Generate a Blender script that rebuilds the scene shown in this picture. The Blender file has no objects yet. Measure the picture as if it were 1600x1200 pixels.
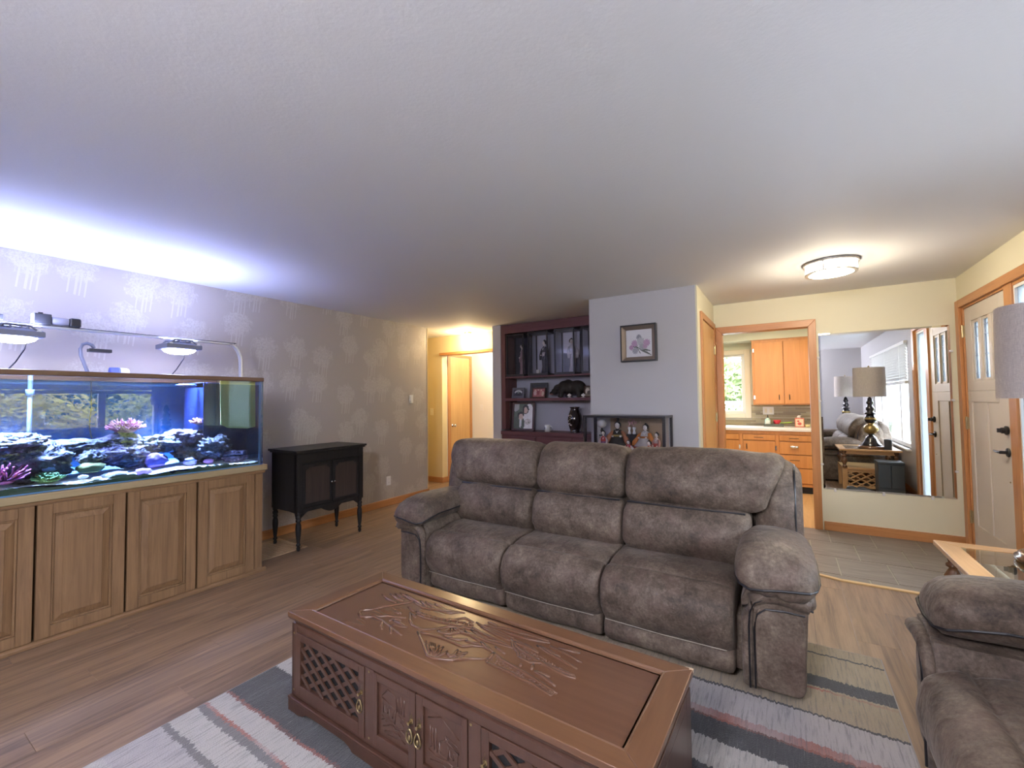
import bpy, math, random
from mathutils import Vector, Matrix, noise as mnoise
PI = math.pi
rnd = random.Random(7)
SC = bpy.context.scene
COL = SC.collection

# ---------------------------------------------------------------- camera
FPX, YAW, PITCH, ROLL, EYE = 679.67, 0.5607176, 0.0356521, -0.0115634, 1.372
fw = Vector((-math.sin(YAW)*math.cos(PITCH), math.cos(YAW)*math.cos(PITCH), math.sin(PITCH)))
rt0 = Vector((math.cos(YAW), math.sin(YAW), 0)); up0 = rt0.cross(fw)
RT = math.cos(ROLL)*rt0 + math.sin(ROLL)*up0
UP = -math.sin(ROLL)*rt0 + math.cos(ROLL)*up0
cd = bpy.data.cameras.new('camera'); cam = bpy.data.objects.new('camera', cd); COL.objects.link(cam)
cd.sensor_fit = 'HORIZONTAL'; cd.sensor_width = 36; cd.lens = FPX/1600*36; cd.clip_start = 0.05; cd.clip_end = 200
M = Matrix((RT, UP, -fw)).transposed().to_4x4(); M.translation = Vector((0, 0, EYE)); cam.matrix_world = M
SC.camera = cam

# ---------------------------------------------------------------- world, exposure, lights
SC.view_settings.view_transform = 'Standard'; SC.view_settings.look = 'None'
SC.view_settings.gamma = 1; SC.view_settings.use_curve_mapping = False
SC.view_settings.exposure = 1.45
W = bpy.data.worlds.new('sky'); SC.world = W; W.use_nodes = True
bg = W.node_tree.nodes['Background']; bg.inputs[0].default_value = (0.74, 0.82, 1.0, 1); bg.inputs[1].default_value = 9.0
SC.cycles.max_bounces = 9; SC.cycles.diffuse_bounces = 5; SC.cycles.glossy_bounces = 4
SC.cycles.transmission_bounces = 6; SC.cycles.transparent_max_bounces = 24
SC.cycles.sample_clamp_indirect = 8; SC.cycles.caustics_reflective = False; SC.cycles.caustics_refractive = False

def area(name, loc, rot, sx, sy, power, col=(1, 1, 1), portal=False, spread=None):
    l = bpy.data.lights.new(name, 'AREA'); l.shape = 'RECTANGLE'; l.size = sx; l.size_y = sy; l.energy = power; l.color = col
    if portal: l.cycles.is_portal = True
    if spread: l.spread = spread
    o = bpy.data.objects.new(name, l); COL.objects.link(o); o.location = loc; o.rotation_euler = rot
    return o
def point(name, loc, power, col, r=0.05):
    l = bpy.data.lights.new(name, 'POINT'); l.energy = power; l.color = col; l.shadow_soft_size = r
    o = bpy.data.objects.new(name, l); COL.objects.link(o); o.location = loc
    return o
# daylight reaches the room through the picture window, the sidelite and the kitchen window (sampling portals)
area('window_portal', (1.56, 1.535, 1.07), (0, PI/2, 0), 0.92, 2.87, 1, portal=True)
area('sidelite_portal', (1.46, 4.19, 1.07), (0, PI/2, 0), 2.0, 0.36, 1, portal=True)
area('kitchen_window_portal', (-1.06, 8.12, 1.58), (-PI/2, 0, 0), 1.08, 1.0, 1, portal=True)
# fittings of the house that give light, plus added fill lights
point('entry_bulb', (0.335, 4.28, 2.28), 12, (1.0, 0.85, 0.62), 0.10)
# added fill light behind the camera, brightens the whole room
point('added_room_fill', (-0.55, -0.95, 2.20), 82, (0.90, 0.895, 1.0), 0.22)
point('hall_bulb', (-4.20, 5.36, 2.33), 14, (1.0, 0.74, 0.40), 0.04)
point('corridor_bulb', (-4.2, 6.0, 2.2), 9, (1.0, 0.90, 0.70), 0.08)
area('kitchen_ceiling_lamp', (-0.2, 6.7, 2.41), (0, 0, 0), 0.9, 0.4, 13, (1.0, 0.80, 0.55))
LED = (0.58, 0.61, 1.0)
for ly in (0.62, 1.475):
    area('aquarium_led', (-3.97, ly, 1.742), (0, 0, 0), 0.17, 0.20, 44, LED, spread=math.radians(78))
    area('aquarium_added_uplight', (-3.97, ly, 1.862), (PI, 0, 0), 0.20, 0.22, 8.5, (0.44, 0.51, 1.0))  # added uplight, imitates tank light bounced onto wall and ceiling

# ---------------------------------------------------------------- mesh helpers
class MB:
    def __init__(s): s.v = []; s.f = []; s.mi = []; s.cur = 0; s.cols = None
    def add(s, vs, fs):
        b = len(s.v); s.v += [tuple(p) for p in vs]; s.f += [tuple(b+i for i in f) for f in fs]; s.mi += [s.cur]*len(fs); return s
    def box(s, x0, x1, y0, y1, z0, z1):
        return s.add([(x0,y0,z0),(x1,y0,z0),(x1,y1,z0),(x0,y1,z0),(x0,y0,z1),(x1,y0,z1),(x1,y1,z1),(x0,y1,z1)],
            [(0,3,2,1),(4,5,6,7),(0,1,5,4),(1,2,6,5),(2,3,7,6),(3,0,4,7)])
    def obox(s, c, size, R):
        hx, hy, hz = (q/2 for q in size); c = Vector(c)
        return s.add([c + R @ Vector((a*hx, b*hy, d*hz)) for d in (-1,1) for a,b in ((-1,-1),(1,-1),(1,1),(-1,1))],
            [(0,3,2,1),(4,5,6,7),(0,1,5,4),(1,2,6,5),(2,3,7,6),(3,0,4,7)])
    def bar(s, p, q, w, h, up=(0,0,1)):
        p, q = Vector(p), Vector(q); d = q-p; L = d.length; d.normalize(); u = Vector(up); sd = d.cross(u)
        if sd.length < 1e-4: sd = d.cross(Vector((1,0,0)))
        sd.normalize(); u = sd.cross(d)
        return s.obox((p+q)/2, (L, w, h), Matrix((d, sd, u)).transposed())
    def prism(s, poly, axis, a0, a1):
        n = len(poly)
        def P(p, a): return {'x': (a,p[0],p[1]), 'y': (p[0],a,p[1]), 'z': (p[0],p[1],a)}[axis]
        vs = [P(p,a0) for p in poly] + [P(p,a1) for p in poly]
        ar = sum(poly[i][0]*poly[(i+1)%n][1]-poly[(i+1)%n][0]*poly[i][1] for i in range(n))
        if (axis == 'y') == (ar > 0): poly_flip = False
        else: poly_flip = True
        fs = [tuple(range(n)), tuple(range(2*n-1, n-1, -1))] + [(i, i+n, (i+1)%n+n, (i+1)%n) for i in range(n)]
        if poly_flip: fs = [tuple(reversed(f)) for f in fs]
        return s.add(vs, fs)
    def rings(s, rs, cap=True, closed=False):
        n = len(rs[0]); b = len(s.v); m = len(rs)
        fs = []
        for i in range(m if closed else m-1):
            for j in range(n):
                fs.append((i*n+j, i*n+(j+1)%n, ((i+1)%m)*n+(j+1)%n, ((i+1)%m)*n+j))
        if cap and not closed: fs += [tuple(range(n-1,-1,-1)), tuple((m-1)*n+j for j in range(n))]
        return s.add([p for r in rs for p in r], fs)
    def lathe(s, prof, n=24, c=(0,0,0)):
        return s.rings([[(c[0]+max(r,1e-4)*math.cos(2*PI*j/n), c[1]+max(r,1e-4)*math.sin(2*PI*j/n), c[2]+z) for j in range(n)] for r,z in prof])
    def lathe_ax(s, prof, c, axis, n=16):
        a = Vector(axis).normalized(); u = a.orthogonal().normalized(); w = a.cross(u); c = Vector(c)
        return s.rings([[c + a*z + max(r,1e-4)*(math.cos(2*PI*j/n)*u + math.sin(2*PI*j/n)*w) for j in range(n)] for r,z in prof])
    def tube(s, pts, r, n=6, closed=False, flat=1.0):
        P = [Vector(p) for p in pts]; m = len(P); rs = []
        for i in range(m):
            a = P[i-1] if (i > 0 or closed) else P[i]; b = P[(i+1)%m] if (i < m-1 or closed) else P[i]
            d = (b-a)
            d = d.normalized() if d.length > 1e-7 else Vector((0,0,1))
            ref = Vector((0,0,1)) if abs(d.z) < 0.9 else Vector((1,0,0))
            u = d.cross(ref).normalized(); w = u.cross(d)
            rr = r[i] if isinstance(r, (list,tuple)) else r
            rs.append([P[i] + rr*(math.cos(2*PI*j/n)*u + flat*math.sin(2*PI*j/n)*w) for j in range(n)])
        return s.rings(rs, closed=closed)
    def ball(s, c, rx, ry=None, rz=None, n=14, m=9):
        ry = ry or rx; rz = rz or rx
        return s.rings([[(c[0]+rx*math.sin(PI*i/m+1e-3*(i==0)-1e-3*(i==m))*math.cos(2*PI*j/n), c[1]+ry*math.sin(PI*i/m+1e-3*(i==0)-1e-3*(i==m))*math.sin(2*PI*j/n), c[2]-rz*math.cos(PI*i/m)) for j in range(n)] for i in range(m+1)])
    def super(s, secs, n=24, p=0.75, axes=((1,0,0),(0,0,1))):
        """loft of superellipse sections (centre, half a, half b)"""
        A, B = Vector(axes[0]), Vector(axes[1]); rs = []
        for c, a, b in secs:
            r = []
            for j in range(n):
                t = 2*PI*j/n; ct, st = math.cos(t), math.sin(t)
                r.append(Vector(c) + A*(a*math.copysign(abs(ct)**p, ct)) + B*(b*math.copysign(abs(st)**p, st)))
            rs.append(r)
        return s.rings(rs)
    def grid(s, P, nu, nv, fcol=None):
        b = len(s.v)
        vs = [P(i/nu, j/nv) for j in range(nv+1) for i in range(nu+1)]
        fs = [(j*(nu+1)+i, j*(nu+1)+i+1, (j+1)*(nu+1)+i+1, (j+1)*(nu+1)+i) for j in range(nv) for i in range(nu)]
        s.add(vs, fs)
        if fcol: s.cols = [fcol((i+.5)/nu, (j+.5)/nv) for j in range(nv) for i in range(nu)]
        return s
    def jitter(s, amp, sc, seed=0):
        o = Vector((seed*3.1, seed*1.7, seed))
        s.v = [tuple(Vector(p) + amp*mnoise.noise_vector(Vector(p)*sc + o)) for p in s.v]; return s
    def mesh(s, name, smooth=False):
        me = bpy.data.meshes.new(name); me.from_pydata(s.v, [], s.f)
        if s.cur or any(s.mi):
            me.polygons.foreach_set('material_index', s.mi)
        if s.cols:
            ca = me.color_attributes.new('Col', 'FLOAT_COLOR', 'CORNER'); k = 0
            for pi, p in enumerate(me.polygons):
                c = s.cols[pi] if pi < len(s.cols) else (0.5,0.5,0.5)
                for _ in p.vertices: ca.data[k].color = (c[0], c[1], c[2], 1); k += 1
        if smooth: me.polygons.foreach_set('use_smooth', [True]*len(me.polygons))
        me.update(); return me

def put(name, mb, mat, parent=None, smooth=False, bevel=0, sub=0, label=None, loc=None, rot=None, kind=None, seg=2, auto=None):
    me = mb.mesh(name, smooth or auto is not None) if isinstance(mb, MB) else mb
    if isinstance(mb, MB) or not me.materials:
        for m in (mat if isinstance(mat, (list, tuple)) else [mat]): me.materials.append(m)
    o = bpy.data.objects.new(name, me); COL.objects.link(o)
    if parent: o.parent = parent
    if loc: o.location = loc
    if rot: o.rotation_euler = rot
    if bevel:
        b = o.modifiers.new('b', 'BEVEL'); b.width = bevel; b.segments = seg; b.limit_method = 'ANGLE'; b.angle_limit = 0.6
        if seg > 1:
            me.polygons.foreach_set('use_smooth', [True]*len(me.polygons)); b.harden_normals = True
    if sub:
        u = o.modifiers.new('s', 'SUBSURF'); u.levels = sub; u.render_levels = sub
    if auto is not None:
        import bmesh
        bm = bmesh.new(); bm.from_mesh(me)
        for e in bm.edges:
            if len(e.link_faces) == 2 and e.calc_face_angle(0) > auto: e.smooth = False
        bm.to_mesh(me); bm.free()
    if label: o['label'] = label
    if kind: o['kind'] = kind
    return o
def tag(o, label, cat, group=None):
    o['label'] = label; o['category'] = cat
    if group: o['group'] = group
    return o
def thing(name, label, cat, loc=(0,0,0), rz=0, group=None):
    o = bpy.data.objects.new(name, None); COL.objects.link(o); o.empty_display_size = 0.1
    o.location = loc; o.rotation_euler = (0,0,rz)
    return tag(o, label, cat, group)
def struct(name, mb, mat, bevel=0):
    return put(name, mb, mat, bevel=bevel, kind='structure')
def ray(x, y):
    return RT*((x-800)/FPX) - UP*((y-600)/FPX) + fw
def onx(x, y, X): d = ray(x,y); return Vector((0,0,EYE)) + d*(X/d.x)
def ony(x, y, Y): d = ray(x,y); return Vector((0,0,EYE)) + d*(Y/d.y)
def onz(x, y, Z): d = ray(x,y); return Vector((0,0,EYE)) + d*((Z-EYE)/d.z)

# ---------------------------------------------------------------- materials
class G:
    def __init__(s, name):
        s.m = bpy.data.materials.new(name); s.m.use_nodes = True; s.t = s.m.node_tree; s.t.nodes.clear()
        s.out = s.t.nodes.new('ShaderNodeOutputMaterial')
    def n(s, typ, props=None, **inp):
        nd = s.t.nodes.new('ShaderNode'+typ)
        for k, v in (props or {}).items(): setattr(nd, k, v)
        for k, v in inp.items(): s.set(nd.inputs[k.replace('_', ' ')] if k.replace('_',' ') in nd.inputs else nd.inputs[int(k[1:])], v)
        return nd
    def set(s, sock, v):
        if isinstance(v, bpy.types.NodeSocket): s.t.links.new(v, sock)
        elif hasattr(v, '__len__') and len(v) == 3 and sock.type == 'RGBA': sock.default_value = (*v, 1)
        else: sock.default_value = v
    def math(s, op, a, b=0.0, c=0.0):
        nd = s.t.nodes.new('ShaderNodeMath'); nd.operation = op
        for i, v in enumerate((a,b,c)): s.set(nd.inputs[i], v)
        return nd.outputs[0]
    def mix(s, f, a, b, blend='MIX'):
        nd = s.t.nodes.new('ShaderNodeMix'); nd.data_type = 'RGBA'; nd.blend_type = blend
        s.set(nd.inputs[0], f); s.set(nd.inputs[6], a); s.set(nd.inputs[7], b); return nd.outputs[2]
    def ramp(s, f, stops, mode='LINEAR'):
        nd = s.t.nodes.new('ShaderNodeValToRGB'); r = nd.color_ramp; r.interpolation = mode
        while len(r.elements) < len(stops): r.elements.new(0.5)
        for e, (p, c) in zip(r.elements, stops): e.position = p; e.color = (*c, 1) if hasattr(c, '__len__') else (c,c,c,1)
        s.set(nd.inputs[0], f); return nd.outputs[0]
    def coord(s, kind='Object', scale=None, rand=False):
        v = s.n('TexCoord').outputs[kind]
        if rand:
            r = s.n('ObjectInfo').outputs['Random']
            cx = s.n('CombineXYZ', X=s.math('MULTIPLY', r, 37.0), Y=s.math('MULTIPLY', r, 91.0), Z=s.math('MULTIPLY', r, 53.0)).outputs[0]
            v = s.n('VectorMath', {'operation':'ADD'}, i0=v, i1=cx).outputs[0]
        if scale: v = s.n('Mapping', Vector=v, Scale=scale).outputs[0]
        return v
    def noise(s, vec, scale=5, detail=3, rough=0.55, dist=0):
        return s.n('TexNoise', Vector=vec, Scale=scale, Detail=detail, Roughness=rough, Distortion=dist).outputs['Fac']
    def bump(s, h, st=0.2, d=0.01): return s.n('Bump', Height=h, Strength=st, Distance=d).outputs[0]
    def bsdf(s, col, rough=0.5, metal=0.0, normal=None, **kw):
        b = s.n('BsdfPrincipled', Base_Color=col, Roughness=rough, Metallic=metal, **kw)
        if normal: s.set(b.inputs['Normal'], normal)
        s.t.links.new(b.outputs[0], s.out.inputs[0]); return b
def plain(name, col, rough=0.5, metal=0.0, var=0.06, bump=0.0, bscale=80, **kw):
    g = G(name); v = g.coord()
    n = g.noise(v, 6, 4)
    c = g.mix(g.math('MULTIPLY', n, var*2), col, tuple(x*0.55 for x in col))
    nb = g.bump(g.noise(v, bscale, 3), bump, 0.004) if bump else None
    g.bsdf(c, rough, metal, nb, **kw); return g.m
def wood(name, c1, c2, rough=0.4, axis=2, scale=1.0, grain=1.0, rand=True, coat=0.0, bump=0.08, spec=0.5):
    g = G(name); sc = [14*scale]*3; sc[axis] = 0.9*scale
    v = g.coord('Object', tuple(sc), rand)
    n1 = g.noise(v, 1.6, 5, 0.62, 1.1)
    s2 = [70*scale]*3; s2[axis] = 2.5*scale
    v2 = g.coord('Object', tuple(s2), rand)
    n2 = g.noise(v2, 1.5, 3, 0.6)
    f = g.math('ADD', g.math('MULTIPLY', n1, 1.0), g.math('MULTIPLY', n2, 0.55))
    c = g.ramp(f, [(0.42, c2), (0.62, tuple((a+b)/2 for a,b in zip(c1,c2))), (0.95, c1)])
    c = g.mix(grain, c1, c)
    g.bsdf(c, rough, 0, g.bump(n2, bump, 0.003), Coat_Weight=coat, Coat_Roughness=0.15, Specular_IOR_Level=spec); return g.m
def metal(name, col, rough=0.3): return plain(name, col, rough, 1.0, 0.02)
def emit(name, col, st, base=(1,1,1)):
    g = G(name); b = g.bsdf(base, 0.4, 0.0); g.set(b.inputs['Emission Color'], col); g.set(b.inputs['Emission Strength'], st); return g.m
def glass(name, tint=(0.97,0.985,0.98), rough=0.0, refl=1.9, ior=1.5, steep=None):
    g = G(name)
    fr = g.n('Fresnel', IOR=ior).outputs[0]
    tr = g.n('BsdfTransparent', Color=tint).outputs[0]
    gl = g.n('BsdfGlossy', Color=(1,1,1), Roughness=rough).outputs[0]
    ge = g.n('NewGeometry'); f = g.math('MULTIPLY', g.math('MULTIPLY', fr, refl), g.math('SUBTRACT', 1.0, ge.outputs['Backfacing']))
    if steep:  # water behind glass: steep rays are reflected inside the tank instead of leaving it
        c = g.math('ABSOLUTE', g.n('VectorMath', {'operation':'DOT_PRODUCT'}, i0=ge.outputs['Normal'], i1=ge.outputs['Incoming']).outputs['Value'])
        f = g.math('MAXIMUM', f, g.ramp(c, [(steep[1], 0.95), (steep[0], 0.0)]))
    mx = g.n('MixShader', i0=g.math('MINIMUM', f, 1.0), i1=tr, i2=gl).outputs[0]
    g.t.links.new(mx, g.out.inputs[0]); return g.m
def attr(name, rough=0.6, coat=0.0):
    g = G(name); c = g.n('Attribute', {'attribute_name':'Col'}).outputs['Color']
    g.bsdf(c, rough, 0, None, Coat_Weight=coat); return g.m
# ================================================================ paint and wood used by the room
def paint(name, col, rough=0.6, bump=0.12, bs=160):
    g = G(name); v = g.coord('Object'); n = g.noise(v, bs, 3)
    g.bsdf(g.mix(g.math('MULTIPLY', g.noise(v, 1.3, 3), 0.10), col, tuple(x*0.9 for x in col)), rough, 0, g.bump(n, bump, 0.004)); return g.m
M_CEIL = paint('ceiling_paint', (0.74, 0.74, 0.75), 0.8, 0.16, 70)
M_CREAM = paint('cream_paint', (0.72, 0.68, 0.50))
M_GOLD = paint('hall_paint', (0.70, 0.58, 0.33))
M_GREY = paint('grey_paint', (0.48, 0.47, 0.485))
M_WHITE = paint('white_paint', (0.78, 0.76, 0.70))
M_KIT = paint('kitchen_paint', (0.66, 0.68, 0.56))
M_FIR = wood('fir_trim', (0.54, 0.25, 0.09), (0.37, 0.145, 0.042), 0.38, 2, 1.0)
M_FIRX = wood('fir_trim_across', (0.54, 0.25, 0.09), (0.37, 0.145, 0.042), 0.38, 0, 1.0)
M_FIRY = wood('fir_trim_along', (0.54, 0.25, 0.09), (0.37, 0.145, 0.042), 0.38, 1, 1.0)
M_PLY = wood('door_veneer', (0.66, 0.40, 0.16), (0.52, 0.27, 0.09), 0.4, 2, 0.6)
M_KCAB = wood('kitchen_veneer', (0.62, 0.27, 0.075), (0.44, 0.165, 0.04), 0.35, 2, 0.7)
M_BLACK = plain('black_iron', (0.02, 0.02, 0.022), 0.4)
M_BRASS = metal('brass', (0.70, 0.52, 0.25), 0.3)
M_ABRASS = metal('aged_brass', (0.42, 0.33, 0.18), 0.35)
M_CHROME = metal('chrome', (0.75, 0.75, 0.77), 0.2)
M_NICKEL = metal('brushed_nickel', (0.55, 0.52, 0.48), 0.35)
M_WPLAS = plain('white_plastic', (0.80, 0.79, 0.76), 0.4, var=0.02)
M_IVORY = plain('ivory_plastic', (0.78, 0.72, 0.55), 0.4, var=0.02)
M_DARK = plain('dark_recess', (0.02, 0.018, 0.016), 0.8)
M_GLASS = glass('window_glass')

def wallpaper():
    g = G('bamboo_wallpaper'); tc = g.coord('Object')
    sp = g.n('SeparateXYZ', Vector=tc)
    u, w = sp.outputs['Y'], sp.outputs['Z']
    base = g.n('CombineXYZ', X=u, Y=w).outputs[0]
    vv = g.n('Mapping', Vector=base, Scale=(3.1, 2.2, 1)).outputs[0]
    vo = g.n('TexVoronoi', {'voronoi_dimensions':'2D'}, Vector=vv, Scale=1.0, Randomness=0.65)
    loc = g.n('VectorMath', {'operation':'SUBTRACT'}, i0=vv, i1=vo.outputs['Position']).outputs[0]
    ls = g.n('SeparateXYZ', Vector=loc); lx, ly = ls.outputs['X'], ls.outputs['Y']
    fine = g.noise(g.n('Mapping', Vector=base, Scale=(75, 60, 1)).outputs[0], 1.0, 3, 0.7, 0.8)
    d = g.math('ADD', g.math('POWER', g.math('DIVIDE', lx, 0.42), 2.0), g.math('POWER', g.math('DIVIDE', g.math('SUBTRACT', ly, 0.12), 0.30), 2.0))
    mid = g.noise(g.n('Mapping', Vector=base, Scale=(22, 14, 1)).outputs[0], 1.0, 3, 0.7, 0.5)
    dd = g.math('ADD', d, g.math('MULTIPLY', g.math('SUBTRACT', mid, 0.5), 3.2))
    crown = g.math('MULTIPLY', g.ramp(dd, [(0.45, 1.0), (1.0, 0.0)]), g.ramp(fine, [(0.40, 0.15), (0.56, 1.0)]))
    lean = g.math('SUBTRACT', lx, g.math('MULTIPLY', ly, 0.14))
    trunks = 0.0
    for off, wd in ((-0.13, 0.016), (0.0, 0.022), (0.075, 0.014), (0.17, 0.016)):
        t = g.math('LESS_THAN', g.math('ABSOLUTE', g.math('SUBTRACT', lean, off)), wd)
        trunks = g.math('MAXIMUM', t, trunks)
    zone = g.math('MULTIPLY', g.math('LESS_THAN', ly, 0.05), g.math('GREATER_THAN', g.math('ADD', ly, g.math('MULTIPLY', g.noise(vv, 3.0), 0.3)), -0.22))
    mask = g.math('MAXIMUM', crown, g.math('MULTIPLY', g.math('MULTIPLY', trunks, zone), 0.8))
    weave = g.noise(g.n('Mapping', Vector=base, Scale=(30, 400, 1)).outputs[0], 1.0, 2)
    c = g.mix(g.math('MULTIPLY', weave, 0.35), (0.42, 0.375, 0.33), (0.335, 0.295, 0.26))
    c = g.mix(g.math('MULTIPLY', mask, 0.55), c, (0.56, 0.54, 0.48))
    g.bsdf(c, g.math('SUBTRACT', 0.55, g.math('MULTIPLY', mask, 0.2)), 0, g.bump(weave, 0.05, 0.002)); return g.m
M_PAPER = wallpaper()

def planks(name, c1, c2, rough):
    g = G(name); r = g.n('ObjectInfo').outputs['Random']
    v = g.coord('Object', (11, 0.8, 1), True); n1 = g.noise(v, 1.6, 5, 0.62, 0.9)
    v2 = g.coord('Object', (60, 2.0, 1), True); n2 = g.noise(v2, 1.4, 4, 0.65)
    f = g.math('ADD', g.math('MULTIPLY', n1, 0.9), g.math('MULTIPLY', n2, 0.45))
    c = g.ramp(f, [(0.45, c2), (0.66, tuple((a+b)/2 for a,b in zip(c1,c2))), (0.9, c1)])
    c = g.mix(g.math('MULTIPLY', r, 0.22), c, tuple(x*0.55 for x in c1))
    g.bsdf(c, g.math('ADD', rough-0.05, g.math('MULTIPLY', n2, 0.12)), 0, g.bump(n2, 0.06, 0.002)); return g.m
M_PLANK = planks('vinyl_plank', (0.38, 0.245, 0.145), (0.105, 0.066, 0.046), 0.38)
M_KPLANK = planks('oak_strip', (0.72, 0.46, 0.22), (0.52, 0.30, 0.12), 0.35)
M_SUB = plain('subfloor', (0.05, 0.035, 0.028), 0.9)
M_GROUT = plain('pale_grout', (0.42, 0.40, 0.33), 0.8)
def slate():
    g = G('slate_tile'); v = g.coord('Object', None, True)
    n = g.noise(g.coord('Object', (2.2, 14, 2), True), 1.5, 4, 0.6, 0.6)
    r = g.n('ObjectInfo').outputs['Random']
    c = g.ramp(n, [(0.3, (0.17, 0.145, 0.125)), (0.7, (0.27, 0.24, 0.21))])
    c = g.mix(g.math('MULTIPLY', r, 0.25), c, (0.16, 0.14, 0.13))
    w = g.math('GREATER_THAN', g.noise(g.coord('Object', (5, 40, 1), True), 1.0, 4, 0.7), 0.73)
    c = g.mix(g.math('MULTIPLY', w, 0.5), c, (0.6, 0.58, 0.52))
    g.bsdf(c, 0.42, 0, g.bump(n, 0.25, 0.004)); return g.m
M_SLATE = slate()

# ================================================================ floor with its planks, slate entry, kitchen floor
def edge_y(x): return 4.067 if x > 0.313 else 4.067 + (0.313-x)*0.32
fl = struct('floor', MB().box(-6.2, 1.62, -1.45, 5.55, -0.08, -0.008).box(-6.2, -3.3, 5.55, 7.0, -0.08, -0.008), M_SUB)
PW, PL, gap = 0.19, 1.22, 0.0005
def plank(x0, x1, ya, yb, yc=None, par=None, mat=None, th=0.008):
    """a board from ya to yb (yc = far end on the right side)"""
    yc = yb if yc is None else yc
    m = MB(); b = 0.0012
    q = [(x0+gap, ya+gap), (x1-gap, ya+gap), (x1-gap, yc-gap), (x0+gap, yb-gap)]
    cx, cy = (x0+x1)/2, (ya+yb)/2
    q = [(p[0]-cx, p[1]-cy) for p in q]
    i = [(p[0]-math.copysign(b, p[0]), p[1]-math.copysign(b, p[1])) for p in q]
    vs = [(*p, -th) for p in q] + [(*p, -0.0006) for p in q] + [(*p, 0) for p in i]
    fs = [(k, (k+1)%4, 4+(k+1)%4, 4+k) for k in range(4)] + [(4+k, 4+(k+1)%4, 8+(k+1)%4, 8+k) for k in range(4)] + [(8,9,10,11)]
    m.add(vs, fs); put('plank', m, mat, par, loc=(cx, cy, 0))
x = -4.45; k = 0
while x < 1.36:
    x1 = min(x+PW, 1.45)
    off = (k*0.47) % PL
    y = -1.3 + off - PL
    lo = -0.3 if x > -3.7 else 0.3
    top = edge_y(x+PW/2) if x > -0.70 else (4.40 if x > -1.78 else (5.18 if x > -3.5 else 5.18))
    while y < top:
        a, b_ = max(y, lo), min(y+PL, top)
        if b_ - a > 0.03:
            if b_ == top and x > -0.70: plank(x, x1, a, edge_y(x), edge_y(x1), fl, M_PLANK)
            else: plank(x, x1, a, b_, None, fl, M_PLANK)
        y += PL
    x += PW; k += 1
x = -5.4; k = 0
while x < -3.4:
    if x+PW <= -4.44: plank(x, x+PW, 4.75, 5.95 if k % 2 else 5.5, None, fl, M_PLANK); plank(x, x+PW, 5.95 if k % 2 else 5.5, 6.85, None, fl, M_PLANK)
    elif x < -3.6: plank(max(x, -4.44), min(x+PW, -3.58), 5.18, 6.1 if k % 2 else 5.7, None, fl, M_PLANK); plank(max(x, -4.44), min(x+PW, -3.58), 6.1 if k % 2 else 5.7, 6.85, None, fl, M_PLANK)
    x += PW; k += 1
en = struct('floor_entry', MB().prism([(-0.685, 4.39), (0.313, 4.075), (1.45, 4.075), (1.45, 5.53), (-0.685, 5.53)], 'z', -0.05, -0.003), M_GROUT)
def clip_poly(poly):
    out = []
    for i in range(len(poly)):
        a, b_ = poly[i], poly[(i+1) % len(poly)]
        da, db = a[1]-edge_y(a[0])-0.02, b_[1]-edge_y(b_[0])-0.02
        if da >= 0: out.append(a)
        if (da < 0) != (db < 0):
            t = da/(da-db); out.append((a[0]+(b_[0]-a[0])*t, a[1]+(b_[1]-a[1])*t))
    return out
for r_, (y0, y1) in enumerate(((3.74, 4.19), (4.19, 4.64), (4.64, 5.087), (5.087, 5.52))):
    xs = (-0.675 + (0.167 if r_ % 2 == 0 else 0.0)) - 0.334
    while xs < 1.352:
        a, b_ = max(xs, -0.683)+0.004, min(xs+0.333, 1.352)-0.004
        if b_-a > 0.02:
            pl = clip_poly([(a, y0+0.004), (b_, y0+0.004), (b_, y1-0.004), (a, y1-0.004)])
            if len(pl) > 2:
                cx = sum(p[0] for p in pl)/len(pl); cy = sum(p[1] for p in pl)/len(pl)
                put('tile', MB().prism([(p[0]-cx, p[1]-cy) for p in pl], 'z', -0.006, 0.001+0.001*rnd.random()), M_SLATE, en, loc=(cx, cy, 0))
        xs += 0.333
struct('trim_1', MB().bar((-0.66, 4.378, 0.004), (0.313, 4.067, 0.004), 0.035, 0.009).bar((0.307, 4.067, 0.004), (1.35, 4.067, 0.004), 0.035, 0.009),
    wood('transition_strip', (0.72, 0.50, 0.24), (0.6, 0.38, 0.15), 0.35, 0))
fk = struct('floor_kitchen', MB().box(-2.3, 1.7, 5.53, 8.0, -0.06, -0.006), M_SUB)
x = -1.4; k = 0
while x < 1.0:
    y = 5.53; j = 0
    for y1 in ((6.2, 7.2, 7.5) if k % 2 else (6.7, 7.5)):
        plank(x, x+0.11, y, y1, None, fk, M_KPLANK, 0.006); y = y1
    x += 0.11; k += 1

# ================================================================ walls and ceiling
struct('ceiling', MB().box(-6.2, 1.75, -1.45, 8.15, 2.44, 2.56), M_CEIL)
struct('wall_left', MB().box(-4.57, -4.45, -1.45, 4.744, -0.02, 2.44), M_PAPER)
put('corner_bead', MB().box(-4.571, -4.445, 4.744, 4.752, 0, 2.44), M_GOLD, bpy.data.objects['wall_left'])
struct('wall_hall', MB().box(-6.2, -4.87, 5.55, 5.67, 0, 2.44).box(-4.87, -3.58, 5.55, 5.67, 2.14, 2.44), M_GOLD)
struct('wall_hall_end', MB().box(-6.2, -6.1, 4.6, 5.55, 0, 2.44).box(-6.2, -4.57, 4.6, 4.744, 0, 2.44), M_GOLD)
struct('wall_corridor_left', MB().box(-4.99, -4.87, 5.67, 6.97, 0, 2.44), M_WHITE)
struct('wall_corridor_end', MB().box(-4.87, -3.58, 6.38, 6.50, 0, 2.44), M_WHITE)
struct('wall_alcove', MB().box(-3.58, -3.44, 5.18, 6.50, 0, 2.44).box(-3.44, -1.77, 5.53, 5.65, 0, 2.44), M_GREY)
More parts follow.
